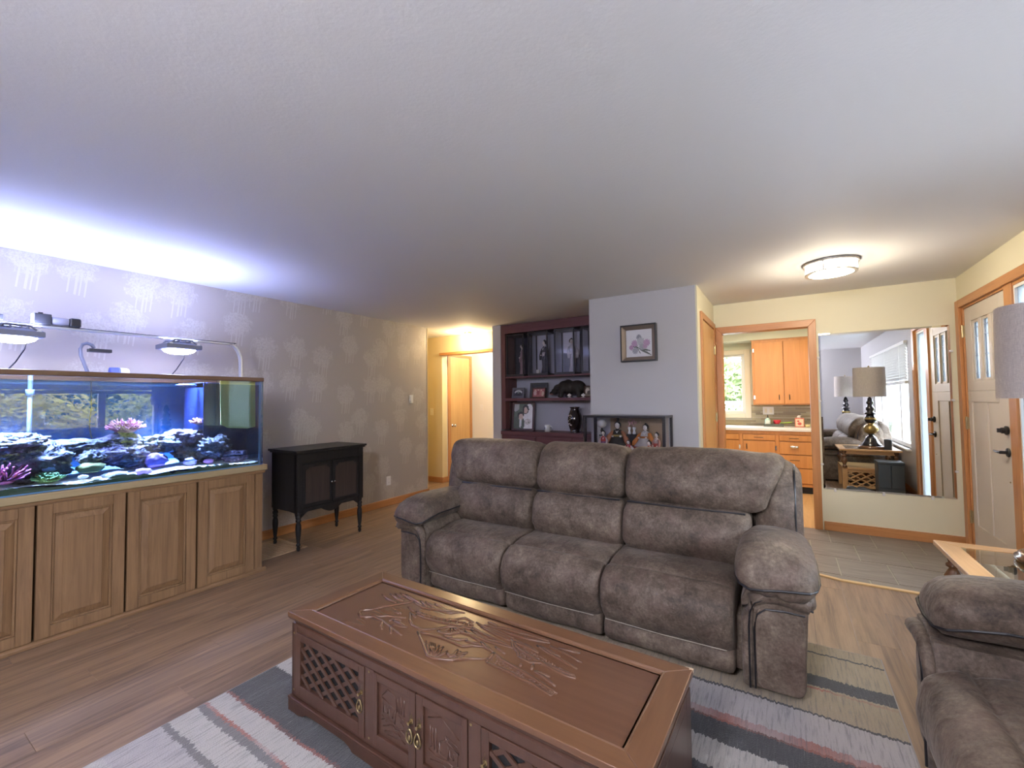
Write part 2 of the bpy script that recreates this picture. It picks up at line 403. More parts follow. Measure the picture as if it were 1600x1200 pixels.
struct('wall_back', MB().box(-1.77, -0.70, 4.40, 5.65, 0, 2.44), M_GREY)
struct('wall_closet', MB().box(-0.70, -0.685, 4.40, 5.52, 0, 2.44), M_CREAM)
struct('wall_entry', MB().box(-0.70, -0.62, 5.52, 5.64, 0, 2.44).box(-0.62, 0.245, 5.52, 5.64, 2.12, 2.44).box(0.245, 1.47, 5.52, 5.64, 0, 2.44), M_CREAM)
struct('wall_right', MB().box(1.352, 1.47, 3.82, 3.965, 0, 2.44).box(1.352, 1.47, 3.965, 5.45, 2.145, 2.44).box(1.352, 1.47, 5.45, 5.52, 0, 2.44), M_CREAM)
struct('wall_window', MB().box(1.45, 1.57, -1.45, 0.10, 0, 2.44).box(1.45, 1.57, 2.97, 3.82, 0, 2.44).box(1.45, 1.57, 0.10, 2.97, 0, 0.62).box(1.45, 1.57, 0.10, 2.97, 2.12, 2.44), M_GREY)
struct('wall_rear', MB().box(-4.57, 1.57, -1.45, -1.3, 0, 2.44), M_GREY)
struct('wall_kitchen', MB().box(-2.3, -1.60, 7.98, 8.10, 0, 2.44).box(-0.52, 1.7, 7.98, 8.10, 0, 2.44).box(-1.60, -0.52, 7.98, 8.10, 0, 1.08).box(-1.60, -0.52, 7.98, 8.10, 2.09, 2.44)
    .box(-2.3, -2.2, 5.64, 7.98, 0, 2.44).box(1.6, 1.7, 5.64, 7.98, 0, 2.44).box(-2.2, 1.6, 7.64, 7.98, 2.245, 2.44).box(-2.2, -0.7, 5.645, 5.70, 0, 2.44), M_KIT)

# baseboards
def base(name, x0, x1, y0, y1, m): struct(name, MB().box(x0, x1, y0, y1, 0.001, 0.078).box(x0, x1, y0, y1, 0.078, 0.09), m, bevel=0.004)
base('baseboard_left', -4.45, -4.436, 0.3, 4.765, M_FIRY)
base('baseboard_left_end', -4.58, -4.436, 4.752, 4.766, M_FIRX)
base('baseboard_hall', -6.1, -4.856, 5.535, 5.55, M_FIRX)
base('baseboard_corridor', -4.87, -4.855, 5.55, 5.69, M_FIRY)
base('baseboard_entry', 0.30, 1.34, 5.505, 5.52, M_FIRX)
base('baseboard_back', -1.77, -0.70, 4.385, 4.40, M_FIRX)
base('baseboard_window', 1.436, 1.45, -1.3, 3.82, M_FIRY)
base('baseboard_corridor_end', -4.87, -3.58, 6.366, 6.38, M_FIRX)

def casing(name, mb, mat=None): return struct(name, mb, mat or M_FIR, bevel=0.004)
# opening to the kitchen
casing('trim_2', MB().prism([(-0.665, 0), (-0.60, 0), (-0.60, 2.10), (-0.665, 2.175)], 'y', 5.500, 5.52).prism([(0.22, 0), (0.288, 0), (0.288, 2.175), (0.22, 2.10)], 'y', 5.500, 5.52)
    .box(-0.62, -0.60, 5.52, 5.64, 0, 2.12).box(0.22, 0.245, 5.52, 5.64, 0, 2.12))
casing('trim_3', MB().prism([(-0.665, 2.175), (-0.60, 2.10), (0.22, 2.10), (0.288, 2.175)], 'y', 5.4995, 5.52).box(-0.60, 0.22, 5.52, 5.64, 2.10, 2.12), M_FIRX)
# hall header trim and corridor door
casing('trim_4', MB().box(-4.91, -3.58, 5.525, 5.55, 2.122, 2.167).box(-4.87, -3.58, 5.55, 5.67, 2.122, 2.14), M_FIRX)
casing('trim_5', MB().box(-4.87, -4.85, 5.685, 5.745, 0, 2.17).box(-4.87, -4.85, 6.29, 6.35, 0, 2.17), M_FIR)
casing('trim_6', MB().box(-4.87, -4.85, 5.745, 6.29, 2.12, 2.17), M_FIRY)
d = struct('door_1', MB().box(-4.868, -4.855, 5.752, 6.283, 0.012, 2.112), M_PLY)
put('door_knob', MB().lathe_ax([(0.028,0),(0.028,0.006),(0.012,0.01),(0.012,0.035),(0.026,0.045),(0.028,0.06),(0.018,0.07),(0,0.072)], (-4.855, 5.80, 0.94), (1,0,0)), M_CHROME, d, smooth=True)
for z in (0.3, 1.9): put('hinge', MB().box(-4.852, -4.846, 6.281, 6.296, z, z+0.08), M_ABRASS, d)
# closet door on the cream side wall
casing('trim_7', MB().box(-0.685, -0.665, 4.545, 4.615, 0, 2.215).box(-0.685, -0.665, 5.43, 5.50, 0, 2.215))
casing('trim_8', MB().box(-0.685, -0.665, 4.615, 5.43, 2.15, 2.215), M_FIRY)
d = struct('door_2', MB().box(-0.684, -0.676, 4.632, 5.425, 0.012, 2.14), M_PLY)
for z in (0.28, 1.1, 1.86): put('hinge', MB().box(-0.676, -0.668, 5.405, 5.428, z, z+0.09).lathe([(0.007,z-0.005),(0.007,z+0.1)], 8, (-0.665, 5.427, 0)), M_ABRASS, d)

# front door, sidelite
M_DOORP = paint('door_paint', (0.64, 0.58, 0.50), 0.45, 0.02)
M_LEAD = plain('lead_came', (0.12, 0.12, 0.13), 0.4, 0.6)
def frost(name='frosted_glass', k=1.0):
    g = G(name); n = g.noise(g.coord('Object'), 90, 2)
    tr = g.n('BsdfTransparent', Color=(0.86*k, 0.92*k, 0.93*k)).outputs[0]
    tl = g.n('BsdfTranslucent', Color=(0.8*k, 0.86*k, 0.9*k)).outputs[0]
    gl = g.n('BsdfGlossy', Color=(1,1,1), Roughness=0.25, Normal=g.bump(n, 0.4, 0.003)).outputs[0]
    a = g.n('MixShader', i0=0.6, i1=tr, i2=tl).outputs[0]
    mx = g.n('MixShader', i0=0.08, i1=a, i2=gl).outputs[0]
    g.t.links.new(mx, g.out.inputs[0]); return g.m
M_FROST = frost('frosted_glass', 0.45); M_LITE = frost('textured_door_glass', 0.42)
fd = struct('door_3', MB().box(1.372, 1.40, 4.52, 4.68, 0.012, 2.125).box(1.372, 1.40, 5.22, 5.385, 0.012, 2.125).box(1.372, 1.40, 4.68, 5.22, 1.98, 2.125)
    .box(1.372, 1.40, 4.68, 5.22, 0.012, 1.505).box(1.372, 1.40, 4.80, 4.89, 1.505, 1.98).box(1.372, 1.40, 5.01, 5.10, 1.505, 1.98), M_DOORP)
# raised frames of the lower panels: stiles and rails proud of the sunk panels
put('door_stile', MB().box(1.362, 1.373, 4.52, 4.73, 0.012, 1.40).box(1.362, 1.373, 4.97, 5.09, 0.25, 1.305).box(1.362, 1.373, 5.30, 5.385, 0.012, 1.40)
    .box(1.362, 1.373, 4.73, 5.30, 0.012, 0.25).box(1.362, 1.373, 4.73, 5.30, 1.305, 1.40), M_DOORP, fd, bevel=0.004)
put('door_rail', MB().box(1.362, 1.373, 4.52, 4.66, 1.40, 2.125).box(1.362, 1.373, 5.24, 5.385, 1.40, 2.125).box(1.362, 1.373, 4.66, 5.24, 2.0, 2.125).box(1.362, 1.373, 4.66, 5.24, 1.40, 1.485)
    .box(1.362, 1.373, 4.82, 4.87, 1.485, 2.0).box(1.362, 1.373, 5.03, 5.08, 1.485, 2.0), M_DOORP, fd, bevel=0.004)
for a, b_ in ((4.68, 4.80), (4.89, 5.01), (5.10, 5.22)):
    pn = put('pane', MB().box(1.38, 1.386, a, b_, 1.505, 1.98), M_LITE, fd)
    m = MB(); yc = (a+b_)/2
    for yy in (a+0.03, b_-0.03): m.box(1.377, 1.389, yy-0.0025, yy+0.0025, 1.505, 1.98)
    for zz in (1.545, 1.70, 1.86, 1.94): m.box(1.377, 1.389, a, b_, zz-0.0025, zz+0.0025)
    put('lead_came', m, M_LEAD, pn)
dl = [(0.03,0),(0.033,0.006),(0.033,0.014),(0.022,0.02),(0.022,0.036),(0,0.037)]
db = put('deadbolt', MB().lathe_ax(dl, (1.362, 4.60, 1.105), (-1,0,0)).box(1.305, 1.33, 4.594, 4.606, 1.09, 1.12), M_BLACK, fd, auto=0.6)
lv = put('door_lever', MB().lathe_ax([(0.032,0),(0.034,0.006),(0.030,0.012),(0.012,0.016),(0.012,0.05)], (1.362, 4.60, 0.945), (-1,0,0)).super([((1.316,4.588,0.945),0.011,0.011),((1.314,4.63,0.945),0.010,0.010),((1.313,4.68,0.946),0.009,0.008),((1.314,4.715,0.948),0.004,0.004)], 10, 1, ((1,0,0),(0,0,1))), M_BLACK, fd, auto=0.6)
put('screw', MB().lathe_ax([(0.006,0),(0.006,0.004),(0,0.005)], (1.362, 4.60, 0.73), (-1,0,0), 8), M_ABRASS, fd)
for z in (0.25, 1.07, 1.88): put('hinge', MB().box(1.350, 1.364, 5.383, 5.402, z, z+0.1).lathe([(0.008,z-0.006),(0.008,z+0.106)], 8, (1.348, 5.394, 0)), M_ABRASS, fd)
casing('trim_9', MB().box(1.328, 1.352, 5.405, 5.492, 0, 2.215).box(1.328, 1.352, 3.88, 3.97, 0, 2.215).box(1.345, 1.40, 4.385, 4.51, 0, 2.145).box(1.352, 1.47, 5.388, 5.45, 0, 2.145).box(1.352, 1.47, 3.965, 3.985, 0, 2.145))
casing('trim_10', MB().box(1.328, 1.352, 3.97, 5.405, 2.145, 2.215).box(1.352, 1.47, 3.985, 4.385, 2.12, 2.145).box(1.352, 1.47, 4.51, 5.388, 2.128, 2.145).box(1.352, 1.47, 3.985, 4.385, 0.0, 0.05), M_FIRY)
sl = struct('window_1', MB().box(1.358, 1.395, 3.985, 4.005, 0.05, 2.12).box(1.358, 1.395, 4.367, 4.385, 0.05, 2.12).box(1.358, 1.395, 4.005, 4.367, 0.05, 0.07).box(1.358, 1.395, 4.005, 4.367, 2.10, 2.12), M_WPLAS)
put('pane', MB().box(1.372, 1.377, 4.005, 4.367, 0.07, 2.10), M_FROST, sl)

# picture window with its raised blind
wn = struct('window_2', MB().box(1.47, 1.55, 0.10, 0.15, 0.62, 2.12).box(1.47, 1.55, 2.92, 2.97, 0.62, 2.12).box(1.47, 1.55, 0.15, 2.92, 0.62, 0.68).box(1.47, 1.55, 0.15, 2.92, 2.06, 2.12)
    .box(1.48, 1.55, 2.24, 2.32, 0.68, 2.06).box(1.48, 1.55, 0.72, 0.80, 0.68, 2.06), M_WPLAS, bevel=0.004)
for a, b_ in ((0.15, 0.72), (0.80, 2.24), (2.32, 2.92)): put('pane', MB().box(1.515, 1.521, a, b_, 0.68, 2.06), M_GLASS, wn)
put('window_sill', MB().box(1.40, 1.47, 0.06, 3.01, 0.595, 0.62), M_WPLAS, wn, bevel=0.005)
M_SLAT = plain('blind_slat', (0.74, 0.74, 0.73), 0.5, var=0.03)
bl = thing('window_blind', 'white horizontal slatted blind raised halfway over the picture window', 'blind', (1.44, 1.535, 0))
put('headrail', MB().box(-0.028, 0.028, -1.46, 1.46, 2.09, 2.135), M_SLAT, bl, bevel=0.004)
sm = MB().bar((0.012, 0, -0.023), (-0.012, 0, 0.023), 2.88, 0.003, (0.9, 0, 0.4)).mesh('slat'); sm.materials.append(M_SLAT)
for i in range(12): put('slat', sm, M_SLAT, bl, loc=(0, 0, 2.065-i*0.0415))
put('bottom_rail', MB().box(-0.025, 0.025, -1.44, 1.44, 1.53, 1.555).box(-0.022, 0.022, -1.44, 1.44, 1.555, 1.575), M_SLAT, bl, bevel=0.004)
for yy in (-1.1, 0.0, 1.1): put('ladder_cord', MB().box(-0.024, -0.0225, yy-0.004, yy+0.004, 1.55, 2.09), M_WPLAS, bl)

# kitchen window
kw = struct('window_3', MB().box(-1.60, -1.53, 8.0, 8.08, 1.08, 2.09).box(-0.60, -0.52, 8.0, 8.08, 1.08, 2.09).box(-1.53, -0.60, 8.0, 8.08, 1.08, 1.15).box(-1.53, -0.60, 8.0, 8.08, 2.03, 2.09), M_WPLAS, bevel=0.004)
put('pane', MB().box(-1.53, -0.60, 8.035, 8.041, 1.15, 2.03), M_GLASS, kw)
put('window_casing', MB().box(-0.55, -0.47, 7.958, 7.98, 1.03, 2.14).box(-1.65, -0.55, 7.958, 7.98, 2.06, 2.14).box(-1.65, -0.55, 7.958, 7.98, 1.03, 1.10), plain('cream_casing', (0.78, 0.72, 0.58), 0.5), kw, bevel=0.004)

# ================================================================ switches and outlets
def plate(name, label, loc, rz, w=0.072, h=0.118, kind='toggle', mat=None, cat='switch'):
    t = thing(name, label, cat, loc, rz); mat = mat or M_WPLAS
    put('plate', MB().box(-w/2, w/2, -0.006, 0, -h/2, h/2), mat, t, bevel=0.003)
    if kind == 'toggle': put('toggle', MB().box(-0.005, 0.005, -0.018, -0.006, -0.004, 0.012), mat, t, bevel=0.002)
    elif kind == 'rocker': put('rocker', MB().box(-0.017, 0.017, -0.010, -0.006, -0.033, 0.033), mat, t, bevel=0.002)
    else:
        for z in (-0.022, 0.022):
            s = put('socket', MB().box(-0.016, 0.016, -0.009, -0.006, z-0.014, z+0.014), mat, t, bevel=0.003)
            put('slot', MB().box(-0.007, -0.005, -0.0095, -0.009, z-0.004, z+0.006).box(0.005, 0.007, -0.0095, -0.009, z-0.004, z+0.006), M_DARK, s)
    return t
plate('light_switch', 'blank white wall plate high on the wallpapered wall', (-4.45, 4.42, 1.395), PI/2, kind='rocker')
plate('outlet', 'white power outlet low on the wallpapered wall', (-4.45, 4.005, 0.325), PI/2, kind='outlet', cat='outlet')
plate('light_switch', 'ivory toggle switch on the golden hall wall beside the wallpapered corner', (-5.10, 5.55, 1.18), 0, mat=M_IVORY)
plate('light_switch', 'white switch on the bright corridor end wall behind the hall', tuple(ony(752.5, 637, 6.38)), 0, kind='toggle')
plate('light_switch', 'white switch plate between front door frame and picture window', (1.45, 3.45, 1.22), -PI/2, kind='rocker')
# ================================================================ oak stand under the aquarium
M_OAK = wood('golden_oak', (0.275, 0.160, 0.078), (0.115, 0.060, 0.028), 0.42, 2, 1.1, bump=0.15)
M_OAKY = wood('golden_oak_along', (0.275, 0.160, 0.078), (0.115, 0.060, 0.028), 0.42, 1, 1.1, bump=0.15)
M_OAKTOP = wood('worn_oak_rim', (0.40, 0.32, 0.19), (0.30, 0.22, 0.12), 0.35, 1, 1.0)
st = thing('aquarium_stand', 'long golden oak cabinet with raised panel doors under the aquarium', 'cabinet', (0, 0, 0))
Y0, Y1, XF, XB = -0.55, 1.955, -3.66, -4.40
put('body', MB().box(XB, XF-0.05, Y0, Y1, 0.0, 0.818), M_OAK, st)
for q in ((0.0, 0.034), (0.797, 0.818)): put('face_rail', MB().box(XF-0.05, XF, Y0, Y1, *q), M_OAKY, st)
for q in ((1.884, Y1), (Y0, -0.539)): put('face_stile', MB().box(XF-0.05, XF, *q, 0.034, 0.797), M_OAK, st)
put('base_moulding', MB().prism([(XB, 0), (XF+0.028, 0), (XF+0.028, 0.018), (XF+0.012, 0.032), (XB, 0.032)], 'y', Y0, Y1+0.022), M_OAKY, st, bevel=0.003)
put('top_moulding', MB().box(XB-0.01, XF+0.026, Y0, Y1+0.026, 0.818, 0.864), M_OAKTOP, st, bevel=0.006)
put('crown_bead', MB().box(XB, XF+0.014, Y0, Y1+0.014, 0.795, 0.818), M_OAKY, st, bevel=0.004)
def raised_door(parent, y0, y1, z0, z1, xf, th, mat, matp, s=0.062):
    m = MB()
    # frame with an ogee step towards the sunk field
    m.box(xf, xf+th, y0, y0+s, z0, z1).box(xf, xf+th, y1-s, y1, z0, z1).box(xf, xf+th, y0+s, y1-s, z0, z0+s).box(xf, xf+th, y0+s, y1-s, z1-s, z1)
    m.box(xf-0.006, xf, y0, y1, z0, z1); o = put('door', m, mat, parent, bevel=0.004)
    q = 0.012
    put('sticking', MB().box(xf, xf+th*0.62, y0+s, y0+s+q, z0+s, z1-s).box(xf, xf+th*0.62, y1-s-q, y1-s, z0+s, z1-s).box(xf, xf+th*0.62, y0+s+q, y1-s-q, z0+s, z0+s+q).box(xf, xf+th*0.62, y0+s+q, y1-s-q, z1-s-q, z1-s), mat, o, bevel=0.003)
    a0, a1, c0, c1 = y0+s+q, y1-s-q, z0+s+q, z1-s-q; r = 0.034
    def R(i, d): return [(xf+d, a0+i, c0+i), (xf+d, a1-i, c0+i), (xf+d, a1-i, c1-i), (xf+d, a0+i, c1-i)]
    pm = MB().rings([R(0, 0), R(0, th*0.15), R(r, th*0.72), R(r+0.003, th*0.86), R(r+0.006, th*0.86)])
    put('raised_panel', pm, matp, o)
    return o
for y0, y1 in ((-0.535, -0.136), (-0.125, 0.266), (0.277, 0.668), (0.679, 1.073), (1.084, 1.474), (1.486, 1.880)):
    raised_door(st, y0, y1, 0.034, 0.797, XF, 0.022, M_OAK, M_OAK)

# ================================================================ aquarium
TB, TT = 0.864, 1.575
tx0, tx1, ty0, ty1 = -4.38, -3.645, -0.53, 1.945
aq = thing('aquarium', 'long glass reef aquarium with brown rim on the oak stand', 'aquarium', (0, 0, TB))
M_RIM = wood('brown_rim', (0.16, 0.085, 0.045), (0.09, 0.045, 0.025), 0.3, 1)
M_TGLASS = glass('tank_glass', (0.93, 0.975, 0.99)); M_FGLASS = glass('tank_front_glass', (0.93, 0.975, 0.99), steep=(0.62, 0.52))
M_EDGE = plain('glass_edge', (0.16, 0.33, 0.62), 0.15, var=0.02)
M_BACKP = plain('blue_back_panel', (0.055, 0.17, 0.26), 0.6, var=0.15)
H = TT-TB; w = 0.012
aqp = lambda n, mb, m, **k: put(n, mb, m, aq, **k)
aqp('front_pane', MB().box(tx1-w, tx1, ty0, ty1, 0, H-0.03), M_FGLASS)
aqp('side_pane', MB().box(tx0, tx1-w, ty1-w, ty1, 0, H-0.03), glass('tank_side_glass', (0.42, 0.60, 0.95)))  # blue light reflected in this pane is put into its tint
aqp('side_pane', MB().box(tx0, tx1-w, ty0, ty0+w, 0, H-0.03), M_TGLASS)
aqp('back_panel', MB().box(tx0, tx0+w, ty0+w, ty1-w, 0, H-0.03), M_BACKP)
aqp('bottom', MB().box(tx0+w, tx1-w, ty0+w, ty1-w, 0, 0.008), M_EDGE)
for q in ((tx1-w-0.004, tx1-w), (tx0+w, tx0+w+0.012)): aqp('silicone_edge', MB().box(*q, ty1-w-0.014, ty1-w, 0.01, H-0.03), M_EDGE)
aqp('rim', MB().box(tx1-0.05, tx1+0.006, ty0-0.006, ty1+0.006, H-0.032, H).box(tx0-0.006, tx0+0.04, ty0-0.006, ty1+0.006, H-0.032, H).box(tx0+0.04, tx1-0.05, ty1-0.045, ty1+0.006, H-0.032, H).box(tx0+0.04, tx1-0.05, ty0-0.006, ty0+0.045, H-0.032, H), M_RIM, bevel=0.006)
M_SAND = plain('white_sand', (0.72, 0.74, 0.74), 0.9, var=0.15, bump=0.6, bscale=120)
def sandh(x, y): return 0.035 + 0.022*mnoise.noise(Vector((x*5, y*4, 0))) + 0.02*(x-tx1)/(tx0-tx1)
sb = MB().grid(lambda u, v: (tx0+w+(tx1-tx0-2*w)*u, ty0+w+(ty1-ty0-2*w)*v, sandh(tx0+w+(tx1-tx0-2*w)*u, ty0+w+(ty1-ty0-2*w)*v)), 16, 70)
aqp('sand_bed', sb, M_SAND, smooth=True, kind='stuff')
M_ALG = plain('algae_line', (0.05, 0.10, 0.07), 0.9, var=0.5, bump=0.5, bscale=60)
rr = random.Random(3); am = MB(); N_ = 90
top = [0.022+0.02*rr.random()+0.012*math.sin(i*0.35) for i in range(N_+1)]
am.add([(tx1-w-0.004, ty0+w+(ty1-ty0-2*w)*i/N_, 0.008) for i in range(N_+1)] + [(tx1-w-0.004, ty0+w+(ty1-ty0-2*w)*i/N_, top[i]) for i in range(N_+1)]
     + [(tx1-w-0.012, ty0+w+(ty1-ty0-2*w)*i/N_, top[i]-0.002) for i in range(N_+1)], [(i, i+1, N_+2+i, N_+1+i) for i in range(N_)] + [(N_+1+i, N_+2+i, 2*N_+3+i, 2*N_+2+i) for i in range(N_)])
aqp('algae_strip', am, M_ALG, label='dark green algae line where the sand meets the front glass')
def water(name, tint):
    g = G(name); tr = g.n('BsdfTransparent', Color=tint).outputs[0]
    gl = g.n('BsdfGlossy', Color=(1,1,1), Roughness=0.02, Normal=g.bump(g.noise(g.coord('Object'), 14, 2), 0.3, 0.02)).outputs[0]
    mx = g.n('MixShader', i0=0.03, i1=tr, i2=gl).outputs[0]; g.t.links.new(mx, g.out.inputs[0]); return g.m
aqp('water', MB().box(tx0+w+0.002, tx1-w-0.0015, ty0+w+0.002, ty1-w-0.002, 0.09, H-0.06), [water('tank_water', (0.40, 0.54, 0.70)), water('water_surface', (0.93, 0.97, 1.0))])  # dimness put into the tint of the sides; top kept clear
for p_ in bpy.data.objects['water'].data.polygons: p_.material_index = 1 if p_.normal.z > 0.5 else 0
M_OVER = plain('overflow_blue', (0.012, 0.02, 0.07), 0.25, var=0.1)
aqp('overflow_box', MB().box(-4.20, -3.86, 1.60, 1.925, 0.01, H-0.04), M_OVER, bevel=0.004)
aqp('overflow_tooth', MB().box(-4.2, -3.857, 1.60, 1.612, H-0.08, H-0.045).box(-3.858, -3.85, 1.62, 1.72, H-0.075, H-0.045), M_OVER)
M_PIPE = plain('grey_pipe', (0.30, 0.38, 0.48), 0.3)
aqp('return_pipe', MB().tube([(-4.2, 0.735, 0.0), (-4.2, 0.735, H-0.06), (-4.2, 0.735, H+0.005)], 0.012, 10).tube([(-4.2, 0.735, H-0.10), (-4.2, 0.735, H-0.14)], 0.021, 12), M_PIPE, smooth=True)
aqp('skimmer_nozzle', MB().ball((-3.95, 1.52, H-0.065), 0.03, 0.075, 0.016), M_OVER, smooth=True)
aqp('pump_cable', MB().tube([(-4.24, 1.04, H-0.03), (-4.24, 1.045, H-0.2), (-4.23, 1.035, 0.35), (-4.22, 1.07, 0.1)], 0.004), M_DARK)
mesh_sheet = MB().prism([(1.668, -0.345), (1.72, -0.373), (1.865, -0.388), (1.93, -0.376), (1.925, 0.0), (1.66, 0.005)], 'x', -3.735, -3.729)
sheet = put('filter_sheet', mesh_sheet, plain('yellow_mesh_cloth', (0.80, 0.80, 0.26), 0.85, var=0.2, bump=0.8, bscale=200), loc=(0, 0, 1.548))
tag(sheet, 'pale yellow mesh sheet hanging inside the right end of the aquarium', 'filter sheet')

# live rock, corals: each stone and colony its own thing
def rockmat(name, a, b_):
    g = G(name); v = g.coord('Object'); n = g.noise(v, 26, 5, 0.7); p = g.n('TexVoronoi', Vector=v, Scale=38.0).outputs['Distance']
    c = g.mix(g.ramp(n, [(0.40, 0.0), (0.62, 1.0)]), a, b_); c = g.mix(g.ramp(p, [(0.12, 0.75), (0.30, 0.0)]), c, tuple(x*0.25 for x in a))
    g.bsdf(c, 0.9, 0, g.bump(g.math('ADD', n, p), 0.9, 0.012)); return g.m
M_ROCK = [rockmat('live_rock_grey', (0.05, 0.05, 0.065), (0.20, 0.205, 0.24)), rockmat('live_rock_violet', (0.05, 0.04, 0.07), (0.22, 0.18, 0.26))]
def rock(name, label, c, r, seed, mat=0, layers=False):
    m = MB().ball((0,0,0), 1, 1, 1, 64, 36)
    o = Vector((seed*7.3, seed*2.1, seed*5.7)); out = []
    for p in m.v:
        q = Vector(p)
        k = 1 + 0.34*mnoise.noise(q*1.5+o) + 0.20*mnoise.noise(q*3.7+o) + 0.16*mnoise.noise(q*8+o) + 0.10*mnoise.noise(q*17+o)
        if layers: k *= 1 + 0.10*math.sin((q.z*3+q.y*2)*6)
        out.append((q.x*r[0]*k, q.y*r[1]*k, q.z*r[2]*k))
    m.v = out
    return tag(put(name, m, M_ROCK[mat], smooth=True, loc=c), label, 'rock', 'reef rocks in the aquarium')
def apx(px_, py_, X): return onx(px_, py_, X)
ROCKS = [ # pixel centre, depth x, size (x, y, z), label
    (22, 694, -3.90, (0.13, 0.16, 0.055), 'flat reef rock at the far left end of the aquarium, highest there', 0),
    (62, 722, -3.86, (0.12, 0.155, 0.105), 'big rounded boulder of reef rock left in the aquarium', 0),
    (30, 716, -3.99, (0.10, 0.15, 0.09), 'dark reef rock behind the big boulder in the aquarium', 0),
    (108, 699, -3.95, (0.10, 0.19, 0.05), 'long level ledge of reef rock bridging left of the aquarium centre', 0),
    (143, 716, -3.84, (0.07, 0.07, 0.05), 'small pale knob of reef rock above the olive coral', 0),
    (186, 690, -3.98, (0.10, 0.12, 0.06), 'reef rock under the pink feathery coral at mid tank', 1),
    (178, 708, -3.93, (0.10, 0.16, 0.07), 'low violet tinted reef rock in the middle of the aquarium', 1),
    (214, 715, -3.93, (0.10, 0.12, 0.08), 'dark low reef rock right of the aquarium centre', 0),
    (252, 693, -3.93, (0.10, 0.13, 0.06), 'lower end of the sloping reef ridge right of the tank centre', 0),
    (288, 682, -3.93, (0.10, 0.12, 0.055), 'upper end of the sloping reef ridge under the peach coral', 1),
    (300, 707, -3.97, (0.09, 0.11, 0.085), 'dark reef rock under the overhanging ridge', 0),
    (334, 700, -3.83, (0.085, 0.115, 0.085), 'layered slate like reef rock before the overflow box', 0),
    (365, 714, -3.80, (0.06, 0.085, 0.055), 'arched reef rock at the right end of the sand', 1),
]
for i, (px_, py_, X, s, lb, mt) in enumerate(ROCKS):
    c = apx(px_, py_, X); rock('reef_rock', lb, c, s, i+1, mt, i == 11)
def spiky(name, label, c, R, n, ln, th, mat, cat='coral', flat=0.6, seed=0, up=0.25):
    r2 = random.Random(seed); m = MB()
    m.ball((0,0,0), R*0.75, R*0.75, R*0.5*flat, 12, 7)
    for i in range(n):
        a = r2.random()*2*PI; e = math.acos(1-r2.random()*0.95); d = Vector((math.sin(e)*math.cos(a), math.sin(e)*math.sin(a), math.cos(e)*flat+up*0.3))
        p = Vector((d.x*R*0.6, d.y*R*0.6, d.z*R*0.4)); L = ln*(0.7+0.6*r2.random()); sg = Vector((r2.uniform(-.3,.3), r2.uniform(-.3,.3), r2.uniform(0,.4)))
        m.tube([p, p+d*L*0.5, p+(d+sg).normalized()*L], [th, th*0.9, th*0.7], 5)
    return tag(put(name, m, mat, smooth=True, loc=c), label, cat)
M_PINK = plain('pink_coral', (0.45, 0.11, 0.22), 0.7); M_GRN = plain('green_coral', (0.12, 0.26, 0.08), 0.7); M_PEACH = plain('peach_coral', (0.48, 0.22, 0.16), 0.7)
M_PURP = plain('purple_coral', (0.24, 0.15, 0.42), 0.7, bump=0.6, bscale=60); M_OLIV = plain('olive_coral', (0.20, 0.23, 0.07), 0.8, bump=0.6, bscale=60)
spiky('anemone', 'pink anemone at the far left on the aquarium sand', apx(8, 752, -3.74), 0.05, 60, 0.075, 0.006, M_PINK, 'anemone', 0.8, 1)
spiky('anemone', 'green carpet anemone low at the front glass left in the aquarium', apx(75, 750, -3.73), 0.068, 150, 0.030, 0.006, M_GRN, 'anemone', 0.55, 2)
spiky('coral', 'bushy pink coral on top of the rock at mid tank', apx(196, 672, -3.96), 0.085, 170, 0.055, 0.005, M_PINK, 'coral', 0.55, 3)
spiky('coral', 'peach coloured coral on the ridge top right in the aquarium', apx(308, 661, -3.92), 0.035, 60, 0.03, 0.006, M_PEACH, 'coral', 0.5, 4)
def lump(name, label, c, r, mat, seed, cat='coral'):
    m = MB().ball((0,0,0), 1, 1, 1, 24, 14); o = Vector((seed*3.3, seed, 0))
    m.v = [tuple(Vector((p[0]*r[0], p[1]*r[1], p[2]*r[2]))*(1+0.3*mnoise.noise(Vector(p)*2.2+o)+0.14*mnoise.noise(Vector(p)*7+o))) for p in m.v]
    return tag(put(name, m, mat, smooth=True, loc=c), label, cat)
lump('coral', 'bright purple lumpy coral leaning beside the dark rock', apx(245, 719, -3.82), (0.035, 0.065, 0.05), M_PURP, 1)
lump('coral', 'olive brown coral clump at the left of the tank centre', apx(141, 731, -3.77), (0.04, 0.07, 0.03), M_OLIV, 2)
lump('coral', 'pale violet coral lump on the front sand right of centre', apx(223, 738, -3.74), (0.03, 0.05, 0.026), M_PURP, 3)
lump('coral', 'small lilac coral before the ridge on white sand', apx(297, 722, -3.79), (0.03, 0.04, 0.032), plain('lilac_coral', (0.30, 0.26, 0.40), 0.7), 4)
lump('coral', 'small magenta coral under the layered rock', apx(326, 720, -3.77), (0.02, 0.035, 0.02), plain('magenta_coral', (0.46, 0.20, 0.42), 0.7), 5)
lump('coral', 'low blue grey coral rubble in front of mid tank', apx(180, 742, -3.74), (0.03, 0.07, 0.02), plain('bluegrey_coral', (0.30, 0.34, 0.42), 0.8, bump=0.6, bscale=60), 6)
cl = tag(put('giant_clam', MB().super([((-0.03,0,0),0.004,0.004),((-0.015,0,0),0.03,0.016),((0.015,0,0.004),0.034,0.018),((0.03,0,0.006),0.006,0.006)], 14, 1, ((0,1,0),(0,0,1))), plain('clam_blue', (0.30, 0.36, 0.75), 0.4), smooth=True, loc=apx(77, 733, -3.76)), 'small blue and white clam above the green carpet anemone', 'clam')
